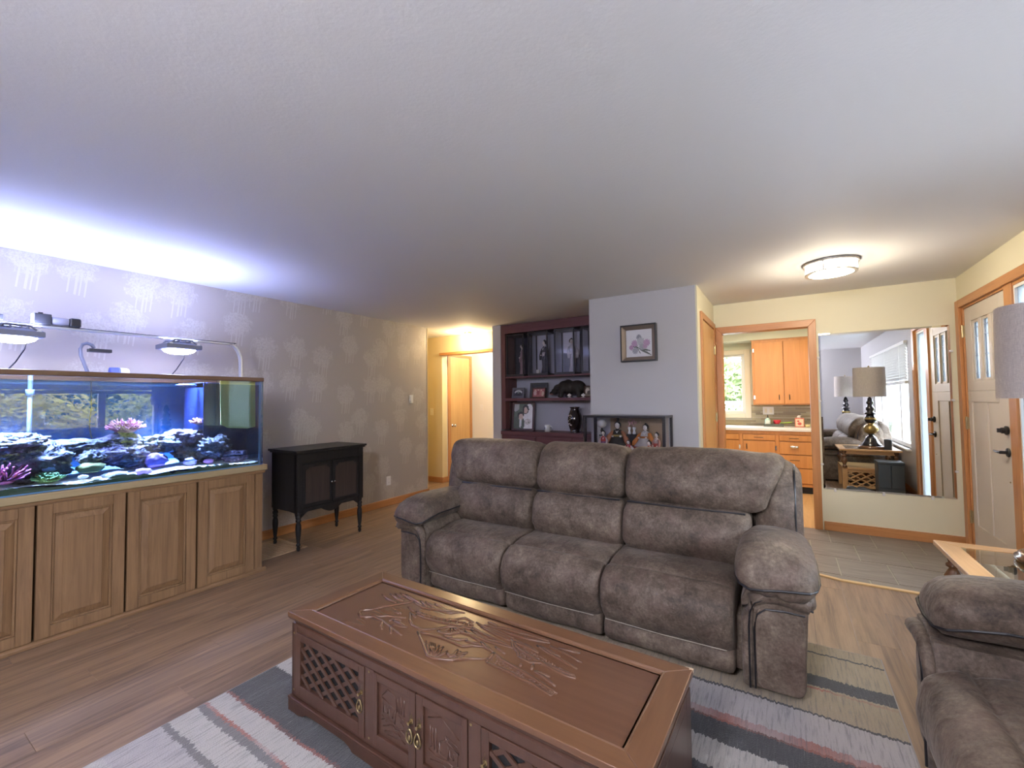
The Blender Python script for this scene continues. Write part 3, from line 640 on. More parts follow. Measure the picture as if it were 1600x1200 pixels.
# small white shells lying on the sand
for k, (px_, py_) in enumerate(((130, 745), (172, 743), (206, 741), (150, 748))):
    lump('shell', ('white shell piece on the sand below the olive coral', 'largest white shell piece at the front glass mid tank', 'white shell piece beside the pale violet coral', 'white shell piece left of the largest one')[k], apx(px_, py_, -3.71), (0.012, 0.024, 0.012), M_SAND, 9+k, 'shell')

# ================================================================ lights and rail above the aquarium
M_ALU = metal('brushed_aluminium', (0.62, 0.64, 0.68), 0.35); M_HOUS = plain('grey_lamp_housing', (0.17, 0.18, 0.23), 0.45, 0.2)
XR = -3.97
rail = thing('light_rail', 'flat metal rail on bent posts carrying the aquarium lamps', 'light rail', (XR, 0, TT))
rz_ = 0.285
arc = [(0, 1.925, 0.0), (0, 1.925, 0.14), (0, 1.915, 0.205), (0, 1.885, 0.255), (0, 1.83, rz_)]
put('bar', MB().box(-0.022, 0.022, -0.45, 1.86, rz_, rz_+0.014), M_ALU, rail, bevel=0.003)
put('bar_groove', MB().box(-0.019, 0.019, -0.45, 1.88, rz_+0.014, rz_+0.019), M_BLACK, rail)
def strap(m, pts):
    for a, b_ in zip(pts[:-1], pts[1:]): m.bar(a, Vector(b_)+(Vector(b_)-Vector(a)).normalized()*0.006, 0.044, 0.012, (1, 0, 0)) if False else m.bar(a, Vector(b_)+(Vector(b_)-Vector(a)).normalized()*0.006, 0.012, 0.044, (1, 0, 0))
    return m
def arc_pts(y, s): return [(0, y, 0.0), (0, y, 0.13)] + [(0, y-s*0.095*(1-math.cos(t)), 0.13+0.161*math.sin(t)) for t in [PI/2*i/8 for i in range(1, 9)]]
put('post', strap(MB(), arc_pts(1.925, 1)), M_ALU, rail)
put('post', strap(MB(), arc_pts(-0.5, -1)), M_ALU, rail)
M_LENS = emit('led_lens', (0.56, 0.60, 1.0), 36)
def lamp_unit(y, label):
    t = thing('aquarium_light', label, 'lamp', (XR, y, 1.785), group='LED lamps over the aquarium')
    put('housing', MB().rings([[(sx*a, sy*b_, z) for sx, sy in ((-1,-1),(1,-1),(1,1),(-1,1))] for a, b_, z in ((0.095, 0.105, 0.0), (0.105, 0.116, 0.004), (0.105, 0.116, 0.036), (0.085, 0.09, 0.05), (0.05, 0.06, 0.055))]), M_HOUS, t, bevel=0.003)
    for yy in (-0.052, -0.022, 0.022, 0.052): put('cooling_fin', MB().box(-0.06, 0.06, yy-0.003, yy+0.003, 0.055, 0.068), M_HOUS, t)
    put('lens', MB().super([((0,0,-0.034),0.02,0.02),((0,0,-0.030),0.05,0.055),((0,0,-0.016),0.078,0.086),((0,0,0.0),0.088,0.098)], 24, 0.6, ((1,0,0),(0,1,0))), M_LENS, t, smooth=True, label='glowing bluish white lens')
    for sx in (1, -1):
        br = put('bracket', MB().tube([(sx*0.095,-0.085,0.035),(sx*0.075,-0.06,0.07),(sx*0.06,0,0.078),(sx*0.075,0.06,0.07),(sx*0.095,0.085,0.035)], 0.007, 6), M_HOUS, t, smooth=True)
        for sy in (-1, 1): put('bracket_eye', MB().lathe_ax([(0.012,-0.004),(0.012,0.004)], (sx*0.1,sy*0.088,0.035), (1,0,0), 10), M_ALU, br)
    put('power_cord', MB().tube([(-0.06, 0.07, 0.0), (-0.08, 0.06, -0.06), (-0.12, 0.03, -0.14), (-0.13, 0.0, -0.19)], 0.004, 5), plain('cord_black', (0.003, 0.003, 0.004), 1.0, Specular_IOR_Level=0.0), t)
    return t
lamp_unit(0.62, 'left one of the two glowing LED lamps on the rail over the aquarium')
lamp_unit(1.475, 'right one of the two glowing LED lamps, near the bent rail post')
ps = thing('controller_box', 'dark feeder box with clear drum lying on the aquarium light rail', 'controller', (XR, 0.0, TT+rz_+0.019))
put('body', MB().box(-0.03, 0.03, 0.70, 0.775, 0, 0.068), M_BLACK, ps, bevel=0.004)
put('end_plate', MB().box(-0.032, 0.032, 0.693, 0.70, 0.002, 0.066), M_HOUS, ps)
put('drum', MB().lathe_ax([(0.024,0),(0.026,0.004),(0.026,0.075),(0.024,0.079)], (0, 0.778, 0.03), (0,1,0), 18), plain('smoky_plastic', (0.32, 0.32, 0.38), 0.2), ps, smooth=True)
put('end_cap', MB().box(-0.03, 0.03, 0.858, 0.915, 0, 0.06), M_BLACK, ps, bevel=0.012)
put('thumb_screw', MB().box(-0.008, 0.008, 0.72, 0.74, 0.068, 0.078), M_BLACK, ps)
sn = thing('probe_holder', 'small black clamp with wire knob at the left end of the rail', 'clamp', (XR, 0.545, TT+rz_+0.019))
put('body', MB().box(-0.022, 0.022, -0.03, 0.03, 0, 0.04), M_BLACK, sn, bevel=0.006)
put('knob', MB().ball((0, 0.01, 0.075), 0.007).tube([(0, 0.01, 0.04), (0, 0.01, 0.07)], 0.004).tube([(0, 0.01, 0.075), (0, -0.05, 0.05)], 0.002), M_BLACK, sn, smooth=True)
gn = thing('gooseneck_lamp', 'small gooseneck clip lamp rising behind the aquarium rim', 'lamp', (-4.20, 1.02, TT))
put('neck', MB().tube([(0,0,0), (0,-0.02,0.06), (0,-0.045,0.14), (0,-0.05,0.19), (0,-0.038,0.222), (0,-0.015,0.232), (0,0.01,0.222), (0,0.022,0.20)], 0.011, 10), M_HOUS, gn, smooth=True)
put('clamp', MB().box(-0.03, 0.03, -0.02, 0.02, 0.0, 0.02), M_BLACK, gn, bevel=0.003)
put('head', MB().box(-0.03, 0.03, -0.01, 0.115, 0.172, 0.196), M_BLACK, gn, bevel=0.004)
wm = thing('wave_pump', 'blue and white magnetic pump housing on the back aquarium rim', 'pump', (-4.255, 1.19, TT))
put('housing', MB().lathe_ax([(0.02,-0.05),(0.034,-0.046),(0.036,0.0),(0.036,0.01)], (0, 0, 0.037), (0,1,0), 16), plain('pump_blue', (0.10, 0.14, 0.50), 0.4), wm, smooth=True)
put('cap', MB().lathe_ax([(0.035,0.0),(0.034,0.04),(0.026,0.055),(0,0.06)], (0, 0.01, 0.037), (0,1,0), 16), M_WPLAS, wm, smooth=True)
# ================================================================ black cabinet on turned legs
M_EBON = wood('ebonised_wood', (0.022, 0.020, 0.020), (0.010, 0.009, 0.010), 0.42, 2, 1.0, spec=0.3)
M_EBON2 = wood('worn_dark_veneer', (0.060, 0.042, 0.036), (0.022, 0.017, 0.016), 0.4, 2, 0.8, spec=0.4)
bc = thing('black_cabinet', 'black antique two door cabinet on turned legs beside the aquarium', 'cabinet', (-4.03, 2.72, 0))
# local x: depth (front +x), y: width
hx, hy = 0.215, 0.365
put('top', MB().box(-hx-0.022, hx+0.026, -hy-0.03, hy+0.03, 0.902, 0.922).box(-hx-0.012, hx+0.014, -hy-0.018, hy+0.018, 0.888, 0.902), M_EBON, bc, bevel=0.005)
put('body', MB().box(-hx+0.01, hx-0.02, -hy+0.012, hy-0.012, 0.36, 0.888), M_EBON, bc)
for sy in (-1, 1):
    pr = [(-hx+0.03, 0.30), (-hx+0.05, 0.345), (-0.08, 0.352), (0.08, 0.352), (hx-0.05, 0.345), (hx-0.03, 0.30), (hx-0.03, 0.888), (-hx+0.03, 0.888)]
    a = sy*(hy-0.012); put('side_panel', MB().prism(pr, 'y', min(a, a+sy*0.012), max(a, a+sy*0.012)), M_EBON, bc)
leg = [(0.024,0.36),(0.024,0.335),(0.016,0.325),(0.024,0.318),(0.026,0.300),(0.018,0.288),(0.024,0.28),(0.024,0.268),(0.017,0.26),(0.024,0.235),(0.026,0.20),(0.022,0.14),(0.016,0.085),(0.013,0.07),(0.020,0.062),(0.020,0.05),(0.012,0.042),(0.017,0.028),(0.015,0.01),(0.010,0.0)]
lm = MB().lathe(leg[::-1], 16).box(-0.024, 0.024, -0.024, 0.024, 0.355, 0.888).mesh('leg', False); lm.materials.append(M_EBON)
for p in lm.polygons: p.use_smooth = len(p.vertices) == 4 and max(lm.vertices[i].co.z for i in p.vertices) < 0.355
for sx in (-1, 1):
    for sy in (-1, 1): put('leg', lm, M_EBON, bc, loc=(sx*(hx-0.024), sy*(hy-0.024), 0))
ap = [(-hy+0.048, 0.38)]; 
for t in range(0, 41):
    y = (-hy+0.048)+(2*hy-0.096)*t/40; q = abs(y)
    z = 0.345 - 0.02*max(0, 1-abs(q-0.19)/0.12)*0 - (0.045*max(0, (q-0.26)/0.06) if q > 0.26 else 0)
    if q < 0.11: z -= 0.045*(1-(q/0.11)**2) if q > 0.055 else 0.034+0.012*math.cos(q/0.055*PI/2)
    ap.append((y, z))
ap.append((hy-0.048, 0.38))
put('apron', MB().prism(ap, 'x', hx-0.032, hx-0.012), M_EBON, bc)
put('frieze', MB().box(hx-0.02, hx-0.004, -hy+0.048, hy-0.048, 0.80, 0.888), M_EBON, bc, bevel=0.003)
put('bead', MB().box(hx-0.02, hx+0.002, -hy+0.05, hy-0.05, 0.788, 0.798), M_EBON, bc)
for s in (-1, 1):
    a, b_ = (-hy+0.052, -0.004) if s < 0 else (0.004, hy-0.052)
    dr = put('door', MB().box(hx-0.02, hx-0.004, a, b_, 0.385, 0.786), M_EBON, bc, bevel=0.003)
    def P(y0, y1, z0, z1, c=0.03): return [(y0, z0), (y1, z0), (y1, z1-c), (y1-c*0.4, z1-c*0.6), (y1-c, z1-c*0.6) , (y1-c, z1), (y0+c, z1), (y0+c, z1-c*0.6), (y0+c*0.4, z1-c*0.6), (y0, z1-c)]
    put('door_panel', MB().prism(P(a+0.03, b_-0.03, 0.42, 0.755), 'x', hx-0.004, hx-0.0015), M_EBON2, dr)
    lp = P(a+0.024, b_-0.024, 0.414, 0.761)
    put('moulding', MB().tube([(hx-0.003, y, z) for y, z in lp], 0.004, 6, True), M_EBON, dr)
    put('knob', MB().lathe_ax([(0.006,0),(0.005,0.008),(0.010,0.014),(0.010,0.020),(0,0.024)], (hx-0.004, s*0.016, 0.585), (1,0,0), 12), M_CHROME, dr, smooth=True)

# floor register
M_VENT = plain('tan_vent_enamel', (0.46, 0.30, 0.17), 0.45)
vt = thing('floor_register', 'brass floor vent grille between the aquarium stand and black cabinet', 'vent', (-4.11, 2.26, 0), 0)
put('frame', MB().box(-0.235, 0.235, -0.235, -0.215, 0, 0.008).box(-0.235, 0.235, 0.215, 0.235, 0, 0.008).box(-0.235, -0.215, -0.215, 0.215, 0, 0.008).box(0.215, 0.235, -0.215, 0.215, 0, 0.008), M_VENT, vt, bevel=0.002)
put('backing', MB().box(-0.215, 0.215, -0.215, 0.215, 0.0, 0.0015), M_DARK, vt)  # dark sheet stands in for the shade of the duct below
sm = MB().box(-0.215, 0.215, -0.0045, 0.0045, 0.0015, 0.006).mesh('slat'); sm.materials.append(M_VENT)
for i in range(13): put('slat', sm, M_VENT, vt, loc=(0, -0.198+0.033*i, 0))
sm = MB().box(-0.004, 0.004, -0.215, 0.215, 0.0015, 0.007).mesh('slat'); sm.materials.append(M_VENT)
for i in range(17): put('slat', sm, M_VENT, vt, loc=(-0.20+0.025*i, 0, 0))

# ================================================================ built-in bookcase
M_MAH = wood('mahogany_stain', (0.150, 0.058, 0.062), (0.085, 0.030, 0.036), 0.45, 0, 0.8)
M_MAHV = wood('mahogany_stain_upright', (0.165, 0.066, 0.060), (0.09, 0.034, 0.034), 0.45, 2, 0.8)
bk = thing('bookcase', 'dark red built in bookcase with open shelves in the alcove', 'bookcase', (0, 0, 0))
bx0, bx1, by0, by1 = -3.437, -1.775, 5.19, 5.52
put('back_panel', MB().box(bx0+0.01, bx1, by1-0.012, by1, 0.93, 2.43), paint('shelf_back', (0.45, 0.45, 0.52)), bk)
put('stile', MB().box(bx0, bx0+0.065, by0, by0+0.022, 0.95, 2.432), M_MAHV, bk)
put('stile', MB().box(bx1-0.065, bx1, by0, by0+0.022, 0.95, 2.432), M_MAHV, bk)
put('header', MB().box(bx0+0.065, bx1-0.065, by0, by0+0.022, 2.31, 2.432), M_MAH, bk)
put('side', MB().box(bx0+0.045, bx0+0.062, by0+0.022, by1-0.012, 0.95, 2.43), M_MAHV, bk)
put('side', MB().box(bx1-0.062, bx1-0.045, by0+0.022, by1-0.012, 0.95, 2.43), M_MAHV, bk)
put('soffit', MB().box(bx0+0.062, bx1-0.062, by0+0.022, by1-0.012, 2.33, 2.345), M_MAH, bk)
put('shelf', MB().box(bx0+0.062, bx1-0.062, by0+0.004, by1-0.012, 1.674, 1.694), M_MAH, bk, bevel=0.002)
put('shelf', MB().box(bx0+0.03, bx1-0.03, by0-0.006, by1-0.012, 1.350, 1.388), M_MAH, bk, bevel=0.003)
put('counter', MB().box(bx0, bx1, by0-0.03, by1-0.012, 0.88, 0.93), M_MAH, bk, bevel=0.004)
put('base', MB().box(bx0, bx1, by0, by1, 0.0, 0.88), M_MAH, bk)
for i in range(3):
    a = bx0+0.04+i*0.53; d = put('drawer', MB().box(a, a+0.51, by0-0.018, by0, 0.70, 0.855), M_MAH, bk, bevel=0.005)
    put('knob', MB().lathe_ax([(0.008,0),(0.007,0.01),(0.014,0.018),(0.012,0.026),(0,0.028)], (a+0.255, by0-0.018, 0.78), (0,-1,0), 10), M_BLACK, d)
    d = put('door', MB().box(a, a+0.51, by0-0.018, by0, 0.08, 0.68), M_MAH, bk, bevel=0.005)
    put('knob', MB().lathe_ax([(0.008,0),(0.007,0.01),(0.014,0.018),(0.012,0.026),(0,0.028)], (a+0.46, by0-0.018, 0.60), (0,-1,0), 10), M_BLACK, d)
put('shelf_standard', MB().box(bx0+0.062, bx0+0.064, by0+0.12, by0+0.136, 0.94, 1.34), M_NICKEL, bk)

# ---------------------------------------------------------------- flat prints painted per face
def ell(u, v, cx, cy, rx, ry): return ((u-cx)/rx)**2 + ((v-cy)/ry)**2 < 1
M_PRINT = attr('photo_print', 0.35)
def paint_fn(bgc, shapes):
    def f(u, v):
        c = bgc(u, v) if callable(bgc) else bgc
        for cx, cy, rx, ry, col in shapes:
            if ell(u, v, cx, cy, rx, ry): c = col
        k = 1+0.12*mnoise.noise(Vector((u*9, v*9, 2)))
        return tuple(x*k for x in c)
    return f
def frame(name, label, loc, wd, ht, bar, fmat, fn, rz=0, tilt=-0.18, nu=26, nv=32, group=None, depth=0.016, cat='photo frame'):
    t = thing(name, label, cat, loc, rz, group); t.rotation_euler = (tilt, 0, rz)
    z0 = 0
    put('frame', MB().prism([(-wd/2, z0), (wd/2, z0), (wd/2-bar, z0+bar), (-wd/2+bar, z0+bar)], 'y', -depth, 0).prism([(-wd/2+bar, ht-bar), (wd/2-bar, ht-bar), (wd/2, ht), (-wd/2, ht)], 'y', -depth, 0)
        .prism([(-wd/2, 0), (-wd/2+bar, bar), (-wd/2+bar, ht-bar), (-wd/2, ht)], 'y', -depth, 0).prism([(wd/2-bar, bar), (wd/2, 0), (wd/2, ht), (wd/2-bar, ht-bar)], 'y', -depth, 0), fmat, t, bevel=0.002)
    put('print', MB().grid(lambda u, v: (-wd/2+bar+(wd-2*bar)*u, -depth*0.45, bar+(ht-2*bar)*v), nu, nv, fn), M_PRINT, t)
    put('backing', MB().box(-wd/2+0.003, wd/2-0.003, 0.0, 0.004, 0.003, ht-0.003), M_DARK, t)
    if tilt: put('easel', MB().bar((0, 0.004, ht*0.6), (0, 0.004+ht*0.6*math.tan(-tilt)*1.9+0.01, 0.015), 0.03, 0.004, (1,0,0)), M_DARK, t)
    return t
SK = (0.62, 0.47, 0.38); HR = (0.03, 0.025, 0.02)
wed = paint_fn(lambda u, v: (0.12, 0.15, 0.10) if v > 0.45 else (0.10, 0.12, 0.08), [(0.08,0.9,0.2,0.2,(0.45,0.45,0.42)),(0.8,0.55,0.26,0.45,(0.75,0.75,0.76)),(0.7,0.2,0.42,0.34,(0.78,0.78,0.78)),(0.62,0.78,0.17,0.2,HR),(0.62,0.74,0.10,0.13,SK),
    (0.25,0.2,0.34,0.32,(0.10,0.12,0.09)),(0.36,0.55,0.17,0.13,HR),(0.38,0.47,0.12,0.13,SK),(0.36,0.22,0.06,0.2,(0.7,0.7,0.7)),(0.75,0.28,0.16,0.12,(0.55,0.50,0.48)),(0.70,0.31,0.05,0.04,(0.75,0.7,0.7)),(0.8,0.25,0.05,0.04,(0.3,0.3,0.25))])
M_SILVER = plain('pewter_frame', (0.20, 0.20, 0.23), 0.35, 0.8, var=0.4, bump=0.6, bscale=90)
M_DKFR = wood('dark_walnut_frame', (0.09, 0.04, 0.03), (0.04, 0.018, 0.015), 0.35, 2)
frame('photo_frame', 'large tilted frame with a wedding couple on the lowest open shelf', (-3.16, 5.305, 0.931), 0.345, 0.405, 0.028, M_DKFR, wed, 0.12, -0.14)
frame('photo_frame', 'small pewter framed photo at the left of the middle shelf', (-3.215, 5.28, 1.389), 0.20, 0.15, 0.028, M_SILVER, paint_fn((0.05,0.05,0.07), [(0.5,0.6,0.42,0.35,(0.55,0.58,0.62)),(0.5,0.35,0.35,0.32,(0.03,0.03,0.04)),(0.5,0.6,0.12,0.16,(0.25,0.3,0.3))]), 0.05, -0.2)
frame('photo_frame', 'black frame with beaded border standing behind the red family photo', (-2.93, 5.36, 1.389), 0.27, 0.215, 0.032, plain('beaded_black', (0.06, 0.06, 0.06), 0.4, 0.2, bump=1.0, bscale=45), paint_fn((0.03,0.03,0.04), [(0.2,0.45,0.08,0.3,(0.6,0.6,0.62)),(0.3,0.3,0.08,0.3,(0.5,0.5,0.52)),(0.28,0.7,0.1,0.1,(0.08,0.08,0.09))]), 0.05, -0.16)
frame('photo_frame', 'reddish family photo in dark wood frame on the middle shelf', (-2.875, 5.26, 1.389), 0.225, 0.142, 0.015, M_DKFR, paint_fn((0.36,0.13,0.15), [(0.2,0.5,0.15,0.3,(0.55,0.40,0.42)),(0.45,0.55,0.14,0.32,(0.25,0.06,0.08)),(0.7,0.5,0.14,0.35,(0.45,0.2,0.2)),(0.2,0.8,0.07,0.1,SK),(0.45,0.85,0.07,0.1,SK),(0.7,0.82,0.07,0.1,SK),(0.85,0.4,0.1,0.3,(0.55,0.48,0.4))]), -0.12, -0.2)
frame('photo_frame', 'small framed photo at the right behind the carved bear', (-2.145, 5.27, 1.389), 0.14, 0.15, 0.013, M_DKFR, paint_fn((0.2,0.17,0.13), [(0.3,0.6,0.25,0.3,(0.6,0.55,0.5)),(0.5,0.4,0.25,0.2,(0.1,0.08,0.07))]), -0.1, -0.2)

# vase, mug
vs = thing('vase', 'tall black lacquer vase with flowers on the lowest open shelf', 'vase', (-2.355, 5.30, 0.93))
put('body', MB().lathe([(0.068,0),(0.07,0.012),(0.062,0.02),(0.075,0.06),(0.092,0.12),(0.097,0.17),(0.09,0.22),(0.068,0.275),(0.056,0.305),(0.062,0.325),(0.074,0.335),(0.066,0.335),(0.05,0.305)], 28), plain('black_lacquer', (0.018, 0.012, 0.014), 0.12, Coat_Weight=0.6), vs, smooth=True)
fm = MB(); r2 = random.Random(5)
for k in range(16):
    a = -PI/2 - 0.35 + r2.uniform(-0.28, 0.28); z = 0.08+0.16*r2.random(); r = 0.0975*(1-((z-0.17)/0.25)**2*0.5)+0.001
    fm.ball((r*math.cos(a), r*math.sin(a), z), 0.006, 0.006, 0.008, 6, 4)
put('flower_decoration', fm, plain('mother_of_pearl', (0.7, 0.62, 0.62), 0.3), vs)
mg = thing('mug', 'white mug with dark print beside the wedding photo', 'mug', (-2.745, 5.26, 0.93))
put('body', MB().lathe([(0.034,0),(0.037,0.004),(0.038,0.09),(0.0375,0.094),(0.034,0.09),(0.034,0.01),(0,0.008)], 22), M_WPLAS, mg, smooth=True)
put('handle', MB().tube([(0.036,0,0.075),(0.058,0,0.078),(0.070,0,0.06),(0.070,0,0.038),(0.056,0,0.022),(0.036,0,0.022)], 0.006, 8), M_WPLAS, mg, smooth=True)
put('print', MB().add([(0.0385*math.cos(a), 0.0385*math.sin(a), z) for z in (0.03, 0.065) for a in (-2.6,-2.4,-2.2,-2.0)], [(0,1,5,4),(1,2,6,5),(2,3,7,6)]), plain('mug_print', (0.06, 0.07, 0.16), 0.5), mg)

# carved bear: one continuous body
def blob_body(name, balls, mat, vox, parent=None, smooth_it=4, **k):
    m = MB()
    for c, r in balls: m.ball(c, r[0], r[1], r[2], 16, 10)
    o = put(name, m, mat, parent, smooth=True, **k)
    r = o.modifiers.new('r', 'REMESH'); r.mode = 'VOXEL'; r.voxel_size = vox; r.use_smooth_shade = True
    s = o.modifiers.new('s', 'SMOOTH'); s.iterations = smooth_it; s.factor = 0.5
    return o
M_BEAR = plain('dark_carved_wood', (0.022, 0.017, 0.014), 0.6, var=0.4, bump=1.0, bscale=70)
be = thing('bear_figurine', 'dark carved wooden bear walking left on the middle shelf', 'figurine', (-2.43, 5.33, 1.389))
B = [((0.10,0,0.135),(0.125,0.075,0.095)),((0.0,0,0.135),(0.12,0.075,0.09)),((-0.08,0,0.145),(0.10,0.07,0.085)),((-0.03,0,0.17),(0.08,0.05,0.075)),((-0.17,0,0.125),(0.075,0.055,0.06)),((-0.23,0,0.085),(0.05,0.042,0.045)),((-0.275,0,0.062),(0.038,0.026,0.024)),
     ((-0.205,-0.038,0.145),(0.018,0.012,0.02)),((-0.205,0.038,0.145),(0.018,0.012,0.02)),((0.222,0,0.135),(0.018,0.015,0.018))]
for sx, sy, o in ((-0.10,-0.045,-0.02),(-0.06,0.045,0.02),(0.13,-0.045,0.03),(0.17,0.045,-0.01)):
    B += [((sx,sy,0.10),(0.045,0.036,0.06)),((sx+o*0.5,sy,0.055),(0.032,0.03,0.05)),((sx+o*0.7-0.01,sy,0.018),(0.04,0.03,0.02))]
blob_body('body', B, M_BEAR, 0.008, be)
put('mouth', MB().box(-0.30,-0.245,-0.028,-0.02,0.045,0.055), plain('bear_mouth', (0.30,0.12,0.10), 0.5), be, rot=(0, 0, 0))
for i, (x_, z_) in enumerate(((-2.395, 1.389), (-2.20, 1.389))):
    sd = thing('display_stand', ('small pale easel stand in front of the bear', 'small pale easel stand right of the bear')[i], 'stand', (x_, 5.225, z_))
    put('foot', MB().box(-0.022, 0.022, -0.01, 0.01, 0, 0.006), M_WPLAS, sd); put('plate', MB().prism([(-0.03, 0.03), (0, 0.055), (0.03, 0.03), (0, 0.006)], 'y', -0.004, 0.004), M_WPLAS, sd)

# ---------------------------------------------------------------- dolls
M_FACE = plain('doll_face', (0.80, 0.74, 0.70), 0.5, var=0.01); M_HAIR = plain('doll_hair', (0.012, 0.011, 0.012), 0.35)
def doll(label, loc, h, kim, obi, rz=0, sit=False, fan=None, lean=0.0, group=None, collar=(0.8,0.8,0.78), sleeve=None):
    t = thing('doll', label, 'doll', loc, rz, group)
    s = h
    km = plain('kimono', kim, 0.7, var=0.5, bump=0.3, bscale=60)
    slm = plain('kimono_sleeve', sleeve, 0.7, var=0.4) if sleeve else km
    if not sit:
        secs = [((0.02*s,0,0.0),0.13*s,0.10*s),((0.0,0,0.04*s),0.115*s,0.09*s),((0,0,0.2*s),0.085*s,0.07*s),((0,0,0.40*s),0.10*s,0.075*s),((0,0,0.55*s),0.075*s,0.06*s),((lean*s*.5,0,0.70*s),0.095*s,0.06*s),((lean*s,0,0.775*s),0.06*s,0.045*s),((lean*s,0,0.80*s),0.028*s,0.026*s)]
        hz, hr = 0.895*s, 0.068*s
    else:
        secs = [((0,0,0.0),0.46*s,0.34*s),((0,0,0.06*s),0.44*s,0.33*s),((0,0.02*s,0.22*s),0.30*s,0.24*s),((0,0.02*s,0.42*s),0.20*s,0.15*s),((lean*s*.5,0.02*s,0.56*s),0.22*s,0.13*s),((lean*s,0,0.64*s),0.12*s,0.09*s),((lean*s,0,0.68*s),0.055*s,0.05*s)]
        hz, hr = 0.82*s, 0.125*s
    put('kimono', MB().super(secs, 18, 0.9, ((1,0,0),(0,1,0))), km, t, smooth=True)
    hd = put('head', MB().ball((lean*s, 0, hz), hr*0.86, hr*0.9, hr, 14, 10).lathe([(hr*0.36, hz-hr*1.5), (hr*0.36, hz-hr*0.7)], 10, (lean*s, 0, 0)).ball((lean*s, -hr*0.92, hz-hr*0.08), hr*0.1, hr*0.12, hr*0.18, 6, 5), M_FACE, t, smooth=True)
    put('eye', MB().box(lean*s-hr*0.42, lean*s-hr*0.16, -hr*0.89, -hr*0.80, hz+hr*0.02, hz+hr*0.09).box(lean*s+hr*0.16, lean*s+hr*0.42, -hr*0.89, -hr*0.80, hz+hr*0.02, hz+hr*0.09), M_HAIR, hd)
    put('mouth', MB().ball((lean*s, -hr*0.84, hz-hr*0.45), hr*0.14, hr*0.08, hr*0.07, 6, 4), plain('lip_red', (0.5, 0.05, 0.05), 0.5), hd)
    put('hair', MB().ball((lean*s, hr*0.28, hz+hr*0.25), hr*1.08, hr*0.95, hr*1.0, 14, 9).ball((lean*s, hr*0.2, hz+hr*1.15), hr*0.42, hr*0.42, hr*0.42, 10, 7).ball((lean*s-hr*0.75, hr*0.1, hz), hr*0.32, hr*0.5, hr*0.55, 8, 6).ball((lean*s+hr*0.75, hr*0.1, hz), hr*0.32, hr*0.5, hr*0.55, 8, 6), M_HAIR, t, smooth=True)
    if not sit:
        put('obi', MB().super([((0,0,0.50*s),0.082*s,0.068*s),((0,0,0.51*s),0.088*s,0.074*s),((0,0,0.61*s),0.09*s,0.072*s),((0,0,0.62*s),0.085*s,0.066*s)], 18, 0.9, ((1,0,0),(0,1,0))), plain('obi_cloth', obi, 0.6, var=0.4), t, smooth=True)
        for sx in (-1, 1):
            put('sleeve', MB().super([((sx*0.085*s+lean*s*.6,0,0.745*s),0.03*s,0.03*s),((sx*0.125*s,-0.02*s,0.64*s),0.04*s,0.04*s),((sx*0.12*s,-0.06*s,0.53*s),0.05*s,0.035*s),((sx*0.11*s,-0.075*s,0.40*s),0.045*s,0.02*s)], 12, 0.9, ((1,0,0),(0,1,0))), slm, t, smooth=True)
            put('hand', MB().ball((sx*0.075*s, -0.085*s, 0.535*s), 0.022*s, 0.03*s, 0.018*s, 8, 6), M_FACE, t, smooth=True)
        put('collar', MB().tube([(lean*s-0.045*s, -0.02*s, 0.79*s), (lean*s*0.8, -0.062*s, 0.69*s), (lean*s+0.045*s, -0.02*s, 0.79*s)], 0.011*s, 6), plain('collar_cloth', collar, 0.7), t, smooth=True)
    else:
        put('obi', MB().super([((0,0.01*s,0.36*s),0.23*s,0.185*s),((0,0.01*s,0.44*s),0.205*s,0.165*s)], 18, 0.9, ((1,0,0),(0,1,0))), plain('obi_cloth', obi, 0.6, var=0.4), t, smooth=True)
        for sx in (-1, 1):
            put('sleeve', MB().super([((sx*0.17*s+lean*s,0,0.59*s),0.07*s,0.07*s),((sx*0.30*s,-0.06*s,0.42*s),0.10*s,0.09*s),((sx*0.40*s,-0.12*s,0.22*s),0.13*s,0.08*s),((sx*0.46*s,-0.16*s,0.03*s),0.12*s,0.04*s)], 12, 0.9, ((1,0,0),(0,1,0))), slm, t, smooth=True)
            put('hand', MB().ball((sx*0.16*s, -0.2*s, 0.38*s), 0.05*s, 0.06*s, 0.04*s, 8, 6), M_FACE, t, smooth=True)
        put('collar', MB().tube([(lean*s-0.09*s, -0.03*s, 0.66*s), (lean*s, -0.13*s, 0.52*s), (lean*s+0.09*s, -0.03*s, 0.66*s)], 0.022*s, 6), plain('collar_cloth', collar, 0.7), t, smooth=True)
    if fan: put('fan', MB().prism([(0,0)]+[(0.13*s*math.cos(a), 0.13*s*math.sin(a)) for a in [PI*0.2+PI*0.6*i/6 for i in range(7)]], 'y', -0.10*s, -0.095*s), plain('fan_paper', fan, 0.6), t, loc=(-0.06*s, 0, 0.50*s))
    return t
M_CASE = plain('black_case_wood', (0.022, 0.018, 0.020), 0.3)
M_CGLASS = glass('case_glass', (0.93, 0.93, 0.95), 0.0, 0.9)
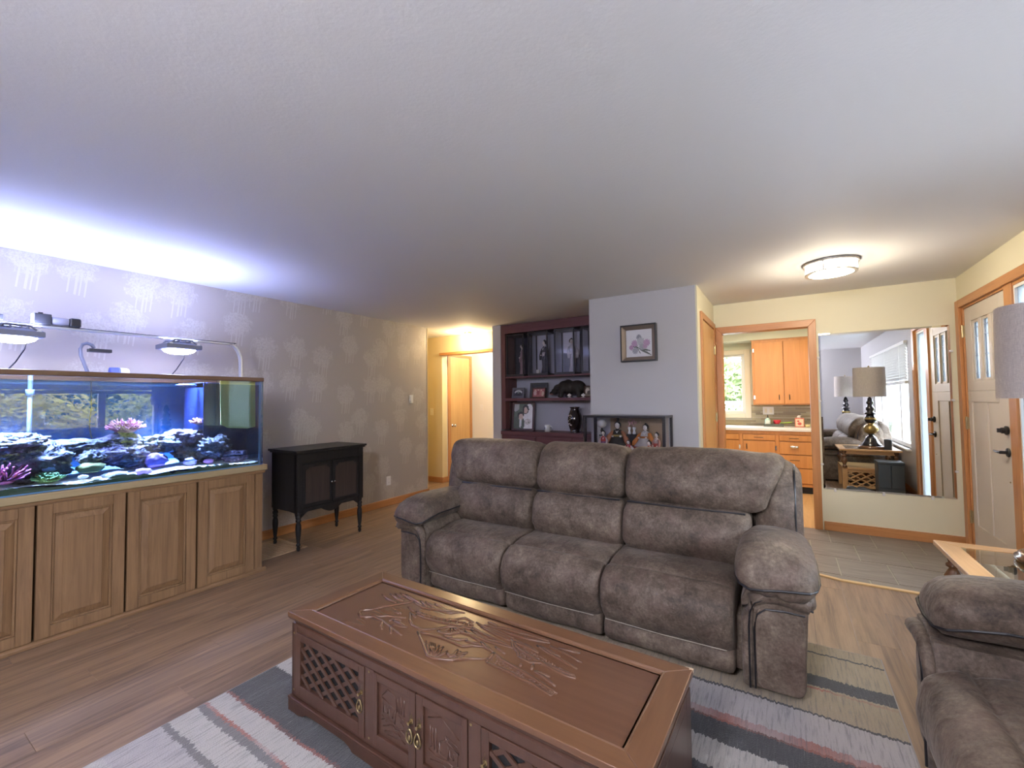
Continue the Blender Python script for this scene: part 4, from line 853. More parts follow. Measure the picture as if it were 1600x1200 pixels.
def case(name, label, x0, x1, y0, y1, z0, z1, bar=0.014, backc=None, base=0.03, group=None, fmat=None, backdrop=False):
    fmat = fmat or M_CASE
    t = thing(name, label, 'display case', ((x0+x1)/2, (y0+y1)/2, z0), 0, group); a, b_, h = (x1-x0)/2, (y1-y0)/2, z1-z0
    put('base', MB().box(-a, a, -b_, b_, 0, base), fmat, t, bevel=0.003)
    put('lid', MB().box(-a-0.002, a+0.002, -b_-0.002, b_+0.002, h-base*0.6, h), fmat, t, bevel=0.003)
    for sx in (-1, 1):
        for sy in (-1, 1): put('post', MB().box(sx*a-(bar if sx > 0 else 0), sx*a+(bar if sx < 0 else 0), sy*b_-(bar if sy > 0 else 0), sy*b_+(bar if sy < 0 else 0), base, h-base*0.6), fmat, t)
    put('pane', MB().box(-a+bar, a-bar, -b_+bar*0.3, -b_+bar*0.3+0.002, base, h-base*0.6), M_CGLASS, t)
    for sx in (-1, 1): put('pane', MB().box(sx*(a-bar*0.4)-0.001, sx*(a-bar*0.4)+0.001, -b_+bar, b_-bar, base, h-base*0.6), M_CGLASS, t)
    if backc: put('back_panel', MB().box(-a+bar, a-bar, b_-0.004, b_, base, h-base*0.6), backc, t)
    return t
M_CB1 = plain('dark_case_back', (0.05, 0.045, 0.06), 0.5); M_CB2 = plain('silver_case_back', (0.52, 0.52, 0.60), 0.4); M_CB3 = plain('pale_case_back', (0.78, 0.78, 0.88), 0.4)
zs = 1.694
cs = ((-3.362, -3.075, M_CB1, 'dark glass doll case at the left end of the top shelf', 0.60), (-3.005, -2.70, M_CB2, 'glass doll case second from the left on the top shelf', 0.605), (-2.60, -2.31, M_CB3, 'bright glass doll case with carved frame, third on the top shelf', 0.61), (-2.21, -1.93, M_CB2, 'glass doll case at the right end of the top shelf, half hidden by the wall', 0.605))
M_CARV = plain('carved_black', (0.05, 0.05, 0.06), 0.3, var=0.4, bump=1.0, bscale=60)
for i, (a, b_, bm, lb, h) in enumerate(cs):
    case('doll_case', lb, a, b_, 5.205, 5.455, zs, zs+h, 0.017, bm, 0.032, None, M_CARV if i == 2 else None)
doll('doll in pale pink kimono turned sideways in the dark left case', (-3.165, 5.33, zs+0.033), 0.45, (0.46, 0.30, 0.36), (0.30, 0.22, 0.24), -0.9, lean=-0.05)
doll('doll in black kimono with white sash in the second case', (-2.80, 5.32, zs+0.033), 0.47, (0.030, 0.030, 0.045), (0.55, 0.50, 0.52), -0.4, lean=-0.02, sleeve=(0.03, 0.03, 0.045))
doll('pale doll in white robes in the bright carved case', (-2.385, 5.33, zs+0.033), 0.46, (0.75, 0.74, 0.82), (0.62, 0.60, 0.66), 0.5, lean=-0.03)
tag(put('folding_screen', MB().prism([(-2.57, zs+0.033), (-2.33, zs+0.033), (-2.33, zs+0.27), (-2.57, zs+0.31)], 'y', 5.435, 5.44), plain('screen_grey', (0.30, 0.31, 0.42), 0.7, var=0.8)), 'grey slanted screen behind the pale doll in the carved case', 'screen')
bx_ = tag(put('wooden_box', MB().box(-2.90, -2.86, 5.25, 5.29, zs+0.033, zs+0.085), M_WPLAS, bevel=0.003), 'small white box at the feet of the black kimono doll', 'box')

# ---------------------------------------------------------------- shadow box picture
art = paint_fn((0.70, 0.69, 0.70), [])
fls = [(0.50,0.72,0.085,(0.26,0.26,0.30)),(0.33,0.50,0.105,(0.44,0.28,0.44)),(0.57,0.56,0.13,(0.46,0.46,0.50)),(0.80,0.50,0.11,(0.48,0.30,0.46)),(0.20,0.35,0.075,(0.42,0.24,0.40)),(0.62,0.36,0.10,(0.36,0.36,0.40)),(0.35,0.22,0.10,(0.33,0.33,0.38)),(0.74,0.38,0.08,(0.46,0.30,0.44))]
def artf(u, v):
    c = (0.66, 0.65, 0.68)
    for a0, b0, a1, b1 in ((0.45,0.30,0.55,0.12),(0.5,0.3,0.8,0.12),(0.55,0.3,0.92,0.2),(0.25,0.4,0.5,0.32),(0.6,0.25,0.95,0.05),(0.4,0.3,0.44,0.46)):
        dx, dy = a1-a0, b1-b0; t = max(0, min(1, ((u-a0)*dx+(v-b0)*dy)/(dx*dx+dy*dy)))
        if math.hypot(u-a0-dx*t, v-b0-dy*t) < 0.013+0.02*math.sin(t*PI)*(dx > 0.2): c = (0.10, 0.11, 0.10)
    for cx, cy, r, col in fls:
        r *= 1.3
        d_ = math.hypot(u-cx, v-cy); an = math.atan2(v-cy, u-cx)
        if d_ < r*(0.88+0.14*math.sin(an*11)):
            k = 0.75+0.45*math.sin(an*16+d_*60); c = tuple(x*(0.7+0.5*max(0, k)*0.6) for x in col)
    return c
pc = thing('framed_picture', 'square shadow box frame with purple chrysanthemum art on the grey wall', 'picture', (-1.236, 4.398, 1.738))
wq, hq, bq = 0.358, 0.374, 0.014
def four(m, w_, h_, b_, y0, y1, off=0):
    o = off
    return m.box(-w_/2, w_/2, y0, y1, o, o+b_).box(-w_/2, w_/2, y0, y1, o+h_-b_, o+h_).box(-w_/2, -w_/2+b_, y0, y1, o+b_, o+h_-b_).box(w_/2-b_, w_/2, y0, y1, o+b_, o+h_-b_)
put('frame', four(MB(), wq, hq, bq, -0.055, 0), M_BLACK, pc, bevel=0.002)
lin = MB(); i0, i1 = wq/2-bq, wq/2-0.050; z0, z1 = bq, hq-bq; q0, q1 = 0.050, hq-0.050
lin.rings([[(-i0,-0.05,z0),(i0,-0.05,z0),(i0,-0.05,z1),(-i0,-0.05,z1)],[(-i1,-0.016,q0),(i1,-0.016,q0),(i1,-0.016,q1),(-i1,-0.016,q1)]], cap=False)
put('liner', lin, plain('bronze_liner', (0.30, 0.24, 0.20), 0.4, 0.5), pc)
put('print', MB().grid(lambda u, v: (-i1+2*i1*u, -0.014, q0+(q1-q0)*v), 60, 60, artf), M_PRINT, pc)

# ---------------------------------------------------------------- large glass case with festival dolls, on a console
cn = thing('console_table', 'dark low console behind the sofa carrying the glass doll case', 'table', (-1.31, 4.20, 0))
put('top', MB().box(-0.45, 0.45, -0.18, 0.18, 0.70, 0.735), M_EBON, cn, bevel=0.004)
for sx in (-1, 1):
    for sy in (-1, 1): put('leg', MB().box(sx*0.42-0.022, sx*0.42+0.022, sy*0.15-0.022, sy*0.15+0.022, 0, 0.70), M_EBON, cn)
CX0, CX1, CY0, CY1, CZ = -1.715, -0.925, 4.055, 4.365, 0.735
M_GOLDB = plain('gold_leaf_panel', (0.42, 0.30, 0.19), 0.45, 0.2, var=0.3)
dcase = case('doll_case', 'wide glass case of red robed festival dolls behind the sofa', CX0, CX1, CY0, CY1, CZ, 1.205, 0.026, None, 0.035)
put('back_panel', MB().box(-0.22, 0.36, 0.146, 0.15, 0.035, 0.45), M_GOLDB, dcase)
put('clasp', MB().box(-0.392, -0.385, -0.160, -0.155, 0.18, 0.26), M_CHROME, dcase)
stp = tag(put('doll_stand', MB().box(-1.55, -1.08, 4.22, 4.345, CZ+0.035, CZ+0.165), plain('red_cloth_step', (0.26, 0.012, 0.018), 0.7), bevel=0.004), 'red cloth covered step inside the wide glass case', 'stand')
zt_, zb = CZ+0.165, CZ+0.035
RED, WHT = (0.45, 0.05, 0.035), (0.66, 0.60, 0.56)
def dpx(px_, Y): return ony(px_, 680, Y).x
doll('emperor doll in dark robe with tall hat at upper left of the wide case', (dpx(965, 4.29), 4.29, zt_), 0.245, (0.05, 0.045, 0.04), (0.4, 0.3, 0.1), 0.1, True, sleeve=(0.50, 0.20, 0.10))
tag(put('lacquer_hat', MB().super([((0,0,0),0.014,0.012),((0,0,0.03),0.012,0.01),((0,0.004,0.05),0.006,0.005)], 10, 1, ((1,0,0),(0,1,0))), M_HAIR, loc=(dpx(966, 4.29), 4.29, zt_+0.240)), 'tall black hat on the emperor doll', 'hat')
doll('empress doll with wide white sleeve and orange robe at upper right', (dpx(1007, 4.29), 4.29, zt_), 0.225, (0.62, 0.60, 0.58), (0.5, 0.2, 0.05), -0.2, True, lean=0.05, sleeve=(0.70, 0.26, 0.06))
doll('standing doll in red and purple robe at the left of the wide case', (dpx(942, 4.13), 4.14, zb), 0.29, (0.48, 0.06, 0.06), (0.16, 0.05, 0.16), 0.2, sleeve=(0.55, 0.42, 0.40))
doll('small seated lady doll in red skirt at the middle front', (dpx(981, 4.12), 4.13, zb+0.07), 0.135, (0.48, 0.03, 0.05), (0.55, 0.45, 0.2), 0, True, sleeve=(0.55, 0.50, 0.52))
doll('crouching small doll in orange red robe at the right front', (dpx(1012, 4.10), 4.11, zb+0.05), 0.16, (0.58, 0.14, 0.06), (0.5, 0.3, 0.25), -0.3, True, lean=0.06)
doll('standing doll in white and red flowered robe at the right of the wide case', (dpx(1025, 4.17), 4.17, zb), 0.285, (0.64, 0.48, 0.44), (0.55, 0.10, 0.08), -0.3, lean=0.02, sleeve=(0.60, 0.28, 0.22))
for i, (p_, Y_, h_) in enumerate(((982, 4.13, 0.07), (1012, 4.11, 0.05))):
    tag(put('doll_plinth', MB().super([((0,0,0),0.055,0.05),((0,0,h_-0.0005),0.055,0.05)], 16, 0.7, ((1,0,0),(0,1,0))), plain('plinth_black', (0.03,0.02,0.02), 0.3), loc=(dpx(p_-(1 if i == 0 else 0), Y_), Y_, zb)), ('round black plinth under the seated lady doll', 'low round black plinth under the crouching doll')[i], 'plinth')
ln = thing('paper_lantern', 'white paper lantern on a black pole in the wide glass case', 'lantern', (dpx(945, 4.28)-0.0, 4.20, zb))
put('pole', MB().lathe([(0.025,0),(0.025,0.008),(0.006,0.016),(0.006,0.25),(0.016,0.28),(0.006,0.31)], 10), M_BLACK, ln, smooth=True)
put('shade', MB().lathe([(0.014,0.307),(0.04,0.323),(0.048,0.35),(0.042,0.375),(0.026,0.393),(0.02,0.395)], 16), plain('lantern_paper', (0.62, 0.60, 0.60), 0.7, var=0.3), ln, smooth=True)
fl_ = thing('flower_ornament', 'pink blossom branches in two white vases at the middle of the glass case', 'ornament', (dpx(987.5, 4.29), 4.29, zt_))
put('stand', MB().box(-0.05, 0.05, -0.02, 0.02, 0, 0.115), M_BLACK, fl_)
for sx in (-1, 1): put('vase', MB().lathe([(0.014,0.115),(0.018,0.13),(0.009,0.15),(0.018,0.175),(0.014,0.185)], 10, (sx*0.024,0,0)), M_WPLAS, fl_, smooth=True)
bm_ = MB(); r2 = random.Random(11)
for k in range(34): bm_.ball((r2.gauss(0, 0.026), r2.gauss(0, 0.01), 0.222+r2.gauss(0, 0.02)), 0.006, 0.006, 0.006, 6, 4)
put('blossom', bm_, plain('pink_blossom', (0.66, 0.36, 0.36), 0.7), fl_, kind='stuff')
pb = MB(); r2 = random.Random(12)
for k in range(40): 
    c = (r2.gauss(0, 0.028), r2.gauss(0, 0.012), 0.11+r2.gauss(0, 0.035)); pb.ball(c, 0.011, 0.008, 0.008, 6, 4)
po = thing('orange_tree_ornament', 'dark green potted ornament with yellow fruit at the left of the glass case', 'ornament', (dpx(930, 4.12), 4.15, zb))
put('foliage', pb, plain('dark_leaf', (0.03, 0.06, 0.035), 0.6), po, kind='stuff')
put('trunk', MB().lathe([(0.03,0),(0.03,0.03),(0.008,0.035),(0.006,0.10)], 10), M_BLACK, po)
fr_ = MB()
for x_, z_ in ((-0.014, 0.10), (0.018, 0.115), (0.004, 0.075)): fr_.ball((x_, -0.022, z_), 0.010)
put('fruit', fr_, plain('fruit_yellow', (0.7, 0.42, 0.05), 0.5), po, smooth=True)
# ================================================================ rug
def rugmat():
    g = G('striped_rug'); v = g.coord('Object'); sp = g.n('SeparateXYZ', Vector=v); X, Y = sp.outputs['X'], sp.outputs['Y']
    fib = g.noise(g.n('Mapping', Vector=v, Scale=(110, 7, 1)).outputs[0], 1.0, 4, 0.7)
    edge = g.noise(g.n('Mapping', Vector=v, Scale=(90, 3, 1)).outputs[0], 1.0, 2)
    slow = g.noise(g.n('Mapping', Vector=v, Scale=(1.6, 6, 1)).outputs[0], 1.0, 2)
    yy = g.math('ADD', Y, g.math('ADD', g.math('MULTIPLY', g.math('SUBTRACT', edge, 0.5), 0.045), g.math('MULTIPLY', g.math('SUBTRACT', slow, 0.5), 0.04)))
    f = g.math('DIVIDE', g.math('ADD', yy, 0.7), 3.65)
    PALE, DARK, TAN, RED_, LAV, GRY = (0.44, 0.415, 0.38), (0.050, 0.050, 0.052), (0.34, 0.27, 0.175), (0.32, 0.10, 0.07), (0.40, 0.37, 0.36), (0.17, 0.16, 0.155)
    bands = [(-0.7, PALE), (-0.25, DARK), (0.05, TAN), (0.22, PALE), (0.60, LAV), (0.795, GRY), (0.812, PALE), (0.925, GRY), (0.94, PALE), (1.05, DARK), (1.28, PALE), (1.50, GRY), (1.60, DARK), (1.77, PALE),
             (1.915, DARK), (2.06, LAV), (2.285, DARK), (2.30, TAN), (2.51, DARK), (2.615, TAN), (2.83, DARK), (2.845, TAN)]
    c = g.ramp(f, [(min(1, max(0, (y+0.7)/3.65)), col) for y, col in bands], 'CONSTANT')
    fade = g.ramp(g.noise(g.n('Mapping', Vector=v, Scale=(2.2, 0.6, 1)).outputs[0], 1.0, 2), [(0.42, 0.0), (0.58, 1.0)])
    red = g.ramp(f, [(0, 0.0)] + [(((y+0.7)/3.65), v_) for y, v_ in ((0.942, 1.0), (0.965, 0.0), (1.048, 0.75), (1.058, 0.0), (2.045, 1.0), (2.10, 0.0), (2.488, 1.0), (2.508, 0.0))], 'CONSTANT')
    c = g.mix(g.math('MULTIPLY', red, g.math('ADD', 0.15, g.math('MULTIPLY', fade, 0.8))), c, RED_)
    dk = g.ramp(fib, [(0.34, 1.0), (0.50, 0.0)])
    c = g.mix(g.math('MULTIPLY', dk, 0.55), c, (0.10, 0.10, 0.105))
    lt = g.ramp(fib, [(0.60, 0.0), (0.74, 1.0)])
    c = g.mix(g.math('MULTIPLY', lt, 0.30), c, (0.5, 0.48, 0.46))
    patch = g.ramp(g.noise(g.n('Mapping', Vector=v, Scale=(14, 3, 1)).outputs[0], 1.0, 4, 0.7), [(0.60, 0.0), (0.68, 1.0)])
    c = g.mix(g.math('MULTIPLY', patch, 0.35), c, (0.14, 0.14, 0.145))
    g.bsdf(c, 0.95, 0, g.bump(g.math('ADD', fib, g.noise(v, 180, 2)), 0.6, 0.008), Sheen_Weight=0.2); return g.m
rg = thing('rug', 'long pile striped grey, charcoal and tan rug under the sofa and coffee table', 'rug', (0, 0, 0))
put('pile', MB().box(-2.27, 0.375, -0.66, 2.942, 0.0005, 0.011), rugmat(), rg)
put('binding', MB().box(-2.275, -2.27, -0.66, 2.945, 0.0005, 0.010).box(0.375, 0.380, -0.66, 2.945, 0.0005, 0.010).box(-2.27, 0.375, 2.942, 2.947, 0.0005, 0.010), plain('rug_binding', (0.33, 0.31, 0.30), 0.9), rg)
RZ = 0.011

# ================================================================ coffee table
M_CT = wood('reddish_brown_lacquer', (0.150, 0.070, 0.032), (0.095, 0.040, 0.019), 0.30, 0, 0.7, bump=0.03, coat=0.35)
M_CTV = wood('reddish_brown_lacquer_shaded', (0.082, 0.037, 0.023), (0.050, 0.021, 0.014), 0.34, 2, 0.7, bump=0.03, coat=0.2)  # darker lacquer copy, shade of the front put into its colour
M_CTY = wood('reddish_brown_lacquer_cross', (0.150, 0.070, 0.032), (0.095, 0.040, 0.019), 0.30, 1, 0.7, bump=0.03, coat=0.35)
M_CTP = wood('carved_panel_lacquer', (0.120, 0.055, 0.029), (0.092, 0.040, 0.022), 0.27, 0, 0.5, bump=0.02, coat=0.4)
CTX, CTY_, CTR = -1.102, 1.377, -0.0279
ct = thing('coffee_table', 'carved reddish brown chest coffee table with lattice doors before the sofa', 'table', (CTX, CTY_, RZ), CTR)
HT = 0.44-RZ
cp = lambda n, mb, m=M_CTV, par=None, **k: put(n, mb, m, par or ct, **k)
# mitred frame of the top
X1, Y1_, xi, yi = 0.80, 0.265, 0.722, 0.199
for q in (((-X1,-Y1_),(X1,-Y1_),(xi,-yi),(-xi,-yi)), ((X1,Y1_),(-X1,Y1_),(-xi,yi),(xi,yi))):
    cp('top_rail', MB().prism(q, 'z', HT-0.022, HT), M_CT, bevel=0.003)
for q in (((X1,-Y1_),(X1,Y1_),(xi,yi),(xi,-yi)), ((-X1,Y1_),(-X1,-Y1_),(-xi,-yi),(-xi,yi))):
    cp('top_rail', MB().prism(q, 'z', HT-0.022, HT), M_CTY, bevel=0.003)
cp('inner_moulding', MB().rings([[(sx*(xi-i), sy*(yi-i), HT-z) for sx, sy in ((-1,-1),(1,-1),(1,1),(-1,1))] for i, z in ((0,0.003),(0.004,0.0),(0.008,0.004),(0.010,0.011),(0.016,0.011))], cap=False), M_CT)
tp = cp('carved_top_panel', MB().box(-xi, xi, -yi, yi, HT-0.03, HT-0.011), M_CTP)
cp('cornice', MB().rings([[(sx*(X1-a), sy*(Y1_-a), HT-z) for sx, sy in ((-1,-1),(1,-1),(1,1),(-1,1))] for a, z in ((0.001,0.022),(0.004,0.030),(0.012,0.036),(0.020,0.040),(0.022,0.048),(0.016,0.052),(0.016,0.056),(0.028,0.058))], cap=False), M_CTV)
# carved scene: strokes read off the photograph as lines lying on the table top
ST = ["300,500 240,455 170,400 110,370 20,375 5,345 20,325 100,320 180,300 280,285 380,265 420,260", "165,215 215,255 265,275", "220,210 280,255 310,265", "255,210 320,250", "290,205 360,250 410,275", "330,215 420,275 440,295", "430,260 480,300", "465,265 520,305", "530,280 580,305",
"380,265 450,310 560,325 640,330 740,345", "170,400 160,430 165,460", "220,440 230,470 225,490", "240,395 290,420 330,440", "250,340 290,345 300,360", "230,430 290,440 340,445", "110,370 200,365 330,380", "260,330 280,350 300,340", "215,400 260,385 300,400",
"360,340 358,395 375,430 440,460 540,455", "370,350 400,380", "345,300 385,335", "400,335 450,360 560,385 680,400 800,430", "400,355 460,380 560,405 680,430 790,445", "440,345 430,372", "470,352 458,382", "500,362 488,392", "530,370 518,400", "560,378 548,408", "600,385 590,418", "640,390 630,426", "740,408 728,442", "770,412 760,446",
"610,400 630,388 690,400 675,425 615,412", "550,465 580,485 640,490 700,480 740,460", "550,465 560,452 620,440 700,448 740,460", "640,450 600,480", "650,450 645,488", "660,450 690,478", "670,450 715,468",
"410,475 450,560 480,640 520,660 640,670 760,660 900,665", "430,480 560,510 640,540 720,575 800,570 870,580", "500,650 470,540", "505,650 500,550", "515,650 530,560", "520,650 560,570", "525,650 590,580", "540,655 620,610", "510,640 485,575", "515,640 515,555", "545,640 575,600", "650,655 610,620", "650,660 740,635", "655,655 710,612", "650,650 690,600", "630,655 640,640 670,640 685,655 660,672 640,668", "680,665 720,655",
"560,330 640,345 700,340", "620,520 700,530 760,525", "740,540 840,560", "590,500 650,512", 
"790,445 850,480 950,530 1060,580", "740,470 830,520 960,560 1080,590", "820,410 900,460 1000,500 1120,550 1180,580", "870,430 1000,450 1120,480 1320,540", "900,430 1050,490 1200,530 1330,555", "1000,470 1150,520 1300,550", "1080,545 1160,580 1250,620", "1240,570 1330,630 1440,690 1520,735", "1330,575 1420,620 1550,690", "1390,590 1540,625", "850,440 960,500 1060,540", "780,460 880,530", "830,425 950,470 1080,520", "900,410 960,430", "700,480 780,500 860,550", "850,545 890,590 940,615",
"1150,560 1240,610", "1260,575 1400,650", "950,580 1020,630", "640,395 740,380 800,410", "690,440 800,460", "760,480 860,520 980,545", "1000,450 1180,500", "640,640 760,620",
"890,690 960,720 1060,760 1120,800 1200,830 1270,880 1340,920", "900,665 890,690", "940,620 1000,670 1100,730 1200,790 1300,850 1380,905", "1060,520 1100,580 1170,630 1250,680 1340,720 1420,750 1500,780", "1110,650 1190,690 1270,690 1350,740 1440,780 1510,800", "1060,520 1075,580 1110,620 1110,650", "1220,750 1290,790 1370,855", "1230,750 1330,790", "1200,740 1215,700", "940,620 900,665", "1130,700 1120,720", "860,550 940,620"]
inv = Matrix.Rotation(-CTR, 3, 'Z')
def top_pt(cx, cy, dz=0.0):
    P = onz(560+0.225*cx, 880+0.225*cy, 0.43); L = inv @ Vector((P.x-CTX, P.y-CTY_, 0)); return (max(-xi+.02, min(xi-.02, L.x)), max(-yi+.02, min(yi-.02, L.y)), HT-0.0105+dz)
rm = MB(); r2 = random.Random(2)
for s in ST:
    pts = [tuple(float(q) for q in p.split(',')) for p in s.split()]
    fine = []
    for a, b_ in zip(pts[:-1], pts[1:]):
        for t in (0, 0.34, 0.67): fine.append((a[0]+(b_[0]-a[0])*t, a[1]+(b_[1]-a[1])*t))
    fine.append(pts[-1]); n_ = len(fine)
    P = [top_pt(*p) for p in fine]
    R = [0.0028+0.0040*math.sin(PI*(0.12+0.76*i/(n_-1))) for i in range(n_)]
    rm.tube(P, R, 6, flat=0.75)
for poly in (((890,690),(1340,920),(940,620),(1380,905)), ((1110,650),(1510,800),(1060,520),(1500,780))):
    for k in range(230):
        t, w_ = r2.random(), r2.random()*(1 if poly[0][0] == 890 else 0.9)
        a = (poly[0][0]+(poly[1][0]-poly[0][0])*t, poly[0][1]+(poly[1][1]-poly[0][1])*t); b_ = (poly[2][0]+(poly[3][0]-poly[2][0])*t, poly[2][1]+(poly[3][1]-poly[2][1])*t)
        rm.ball(top_pt(a[0]+(b_[0]-a[0])*w_, a[1]+(b_[1]-a[1])*w_), 0.0035, 0.0028, 0.0022, 6, 4)
put('relief_carving', rm, M_CTP, tp, smooth=True, kind='stuff', label='carved landscape with trees, bridge and cliffs in low relief')
# body
bx, by, zb0, zb1 = 0.792, 0.247, 0.062, HT-0.055
cp('bottom_board', MB().box(-bx, bx, -by+0.004, by, 0.055, 0.075)); cp('back_panel', MB().box(-bx, bx, by-0.012, by, zb0, zb1))
cp('inner_floor', MB().box(-bx+0.02, bx-0.02, -by+0.03, by-0.02, zb1-0.01, zb1))
for s in (-1, 1):
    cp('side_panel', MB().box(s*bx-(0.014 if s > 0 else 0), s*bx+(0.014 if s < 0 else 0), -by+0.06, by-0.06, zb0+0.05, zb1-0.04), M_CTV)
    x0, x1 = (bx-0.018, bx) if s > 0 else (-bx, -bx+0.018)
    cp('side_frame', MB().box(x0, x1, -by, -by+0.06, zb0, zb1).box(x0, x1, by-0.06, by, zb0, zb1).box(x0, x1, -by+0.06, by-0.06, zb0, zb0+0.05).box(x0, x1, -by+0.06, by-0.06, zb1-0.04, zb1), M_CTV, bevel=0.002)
for q in (-0.255, 0.255): cp('partition', MB().box(q-0.007, q+0.007, -by+0.02, by-0.01, zb0, zb1))
def foot_prof():
    p = [(-0.80, 0.0), (-0.72, 0.0), (-0.69, 0.008), (-0.665, 0.022), (-0.60, 0.026), (-0.40, 0.026), (-0.37, 0.018), (-0.35, 0.004), (0.35, 0.004), (0.37, 0.018), (0.40, 0.026), (0.60, 0.026), (0.665, 0.022), (0.69, 0.008), (0.72, 0.0), (0.80, 0.0), (0.80, 0.05), (-0.80, 0.05)]
    return p
cp('plinth', MB().prism(foot_prof(), 'y', -by-0.012, -by+0.010)); cp('plinth', MB().prism(foot_prof(), 'y', by-0.010, by+0.006))
for q in (-0.80, 0.78): cp('plinth_side', MB().box(q, q+0.02, -by+0.01, by-0.01, 0.0, 0.05))
cp('plinth_bead', MB().box(-0.804, 0.804, -by-0.014, -by+0.004, 0.048, 0.060).box(-0.804, 0.804, by-0.004, by+0.008, 0.048, 0.060).box(-0.804, -0.792, -by, by, 0.048, 0.060).box(0.792, 0.804, -by, by, 0.048, 0.060), bevel=0.003)
for q in ((-bx, -0.755), (0.755, bx)): cp('corner_post', MB().box(*q, -by, -by+0.02, zb0, zb1))
for q in ((0.345, zb1), (zb0, 0.075)): cp('front_rail', MB().box(-0.755, 0.755, -by, -by+0.02, *q), bevel=0.002)
for q in ((-0.285, -0.235), (0.225, 0.275)): cp('stile', MB().box(*q, -by-0.001, -by+0.02, 0.075, 0.345))
for x_ in (-0.775, -0.262, 0.235, 0.775):
    for z_ in (0.10, 0.345) : cp('peg', MB().lathe_ax([(0.005,0),(0.005,0.001),(0.002,0.0025),(0,0.003)], (x_, -by-0.0005, z_-0.012), (0,-1,0), 8), M_ABRASS)
M_HANDLE = metal('antique_handle_brass', (0.46, 0.36, 0.19), 0.3)
def pull(par, x_, z_):
    h = put('handle', MB().lathe_ax([(0.009,0),(0.009,0.003),(0.005,0.005),(0.004,0.014),(0.006,0.018),(0,0.02)], (x_, -by-0.002, z_+0.022), (0,-1,0), 10)
        .prism([(x_+q[0]*0.011, z_+0.022+q[1]*0.012) for q in ((-0.6,-1.4),(0.6,-1.4),(1,-0.6),(0.5,0),(1,0.6),(0.5,1.4),(0,2.6),(-0.5,1.4),(-1,0.6),(-0.5,0),(-1,-0.6))], 'y', -by-0.004, -by-0.001), M_HANDLE, par, auto=0.6)
    put('drop_ring', MB().tube([(x_+0.014*math.sin(a)*(1-0.35*math.cos(a)), -by-0.014, z_-0.004-0.024*math.cos(a)*-1-0.018) for a in [2*PI*i/18 for i in range(18)]], 0.0032, 6, True).ball((x_, -by-0.014, z_-0.028), 0.007, 0.004, 0.009, 8, 6), M_HANDLE, h, smooth=True)
def dframe(x0, x1, z0, z1, ox0, ox1, oz0, oz1):
    y0, y1 = -by-0.004, -by+0.014
    return MB().box(x0, ox0, y0, y1, z0, z1).box(ox1, x1, y0, y1, z0, z1).box(ox0, ox1, y0, y1, z0, oz0).box(ox0, ox1, y0, y1, oz1, z1)
def lat_door(x0, x1, hx_):
    ox0, ox1, oz0, oz1 = x0+0.030, x1-0.034, 0.122, 0.312
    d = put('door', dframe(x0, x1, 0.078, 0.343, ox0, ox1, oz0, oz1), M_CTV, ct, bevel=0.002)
    y0 = -by+0.004
    n_ = 0
    for s in (-1, 1):
        for k in range(-6, 14):
            xa = ox0 + k*0.092; pts = []
            slope = s*0.62
            # clip the lath to the opening
            z_at = lambda x_: (oz0+oz1)/2 + slope*(x_-xa-0.1)
            xs = [x_ for x_ in (ox0, ox1)]; cand = []
            for x_ in xs:
                z_ = z_at(x_)
                if oz0 <= z_ <= oz1: cand.append((x_, z_))
            for z_ in (oz0, oz1):
                x_ = xa+0.1+(z_-(oz0+oz1)/2)/slope
                if ox0 < x_ < ox1: cand.append((x_, z_))
            if len(cand) == 2 and math.dist(cand[0], cand[1]) > 0.02:
                put('lath', MB().bar((cand[0][0], y0+(0.003 if s > 0 else -0.001), cand[0][1]), (cand[1][0], y0+(0.003 if s > 0 else -0.001), cand[1][1]), 0.006, 0.015, (0, -1, 0)) if False else MB().bar((cand[0][0], y0+(0.003 if s > 0 else -0.001), cand[0][1]), (cand[1][0], y0+(0.003 if s > 0 else -0.001), cand[1][1]), 0.015, 0.006, (0, -1, 0)), M_CTV, d)
    put('mesh_backing', MB().box(ox0, ox1, -by+0.013, -by+0.0135, oz0, oz1), plain('black_scrim', (0.010, 0.010, 0.011), 0.8, var=0.4, bump=0.4), d)
    pull(d, hx_, 0.232-RZ)
lat_door(-0.752, -0.288, -0.303); lat_door(0.278, 0.752, 0.293)
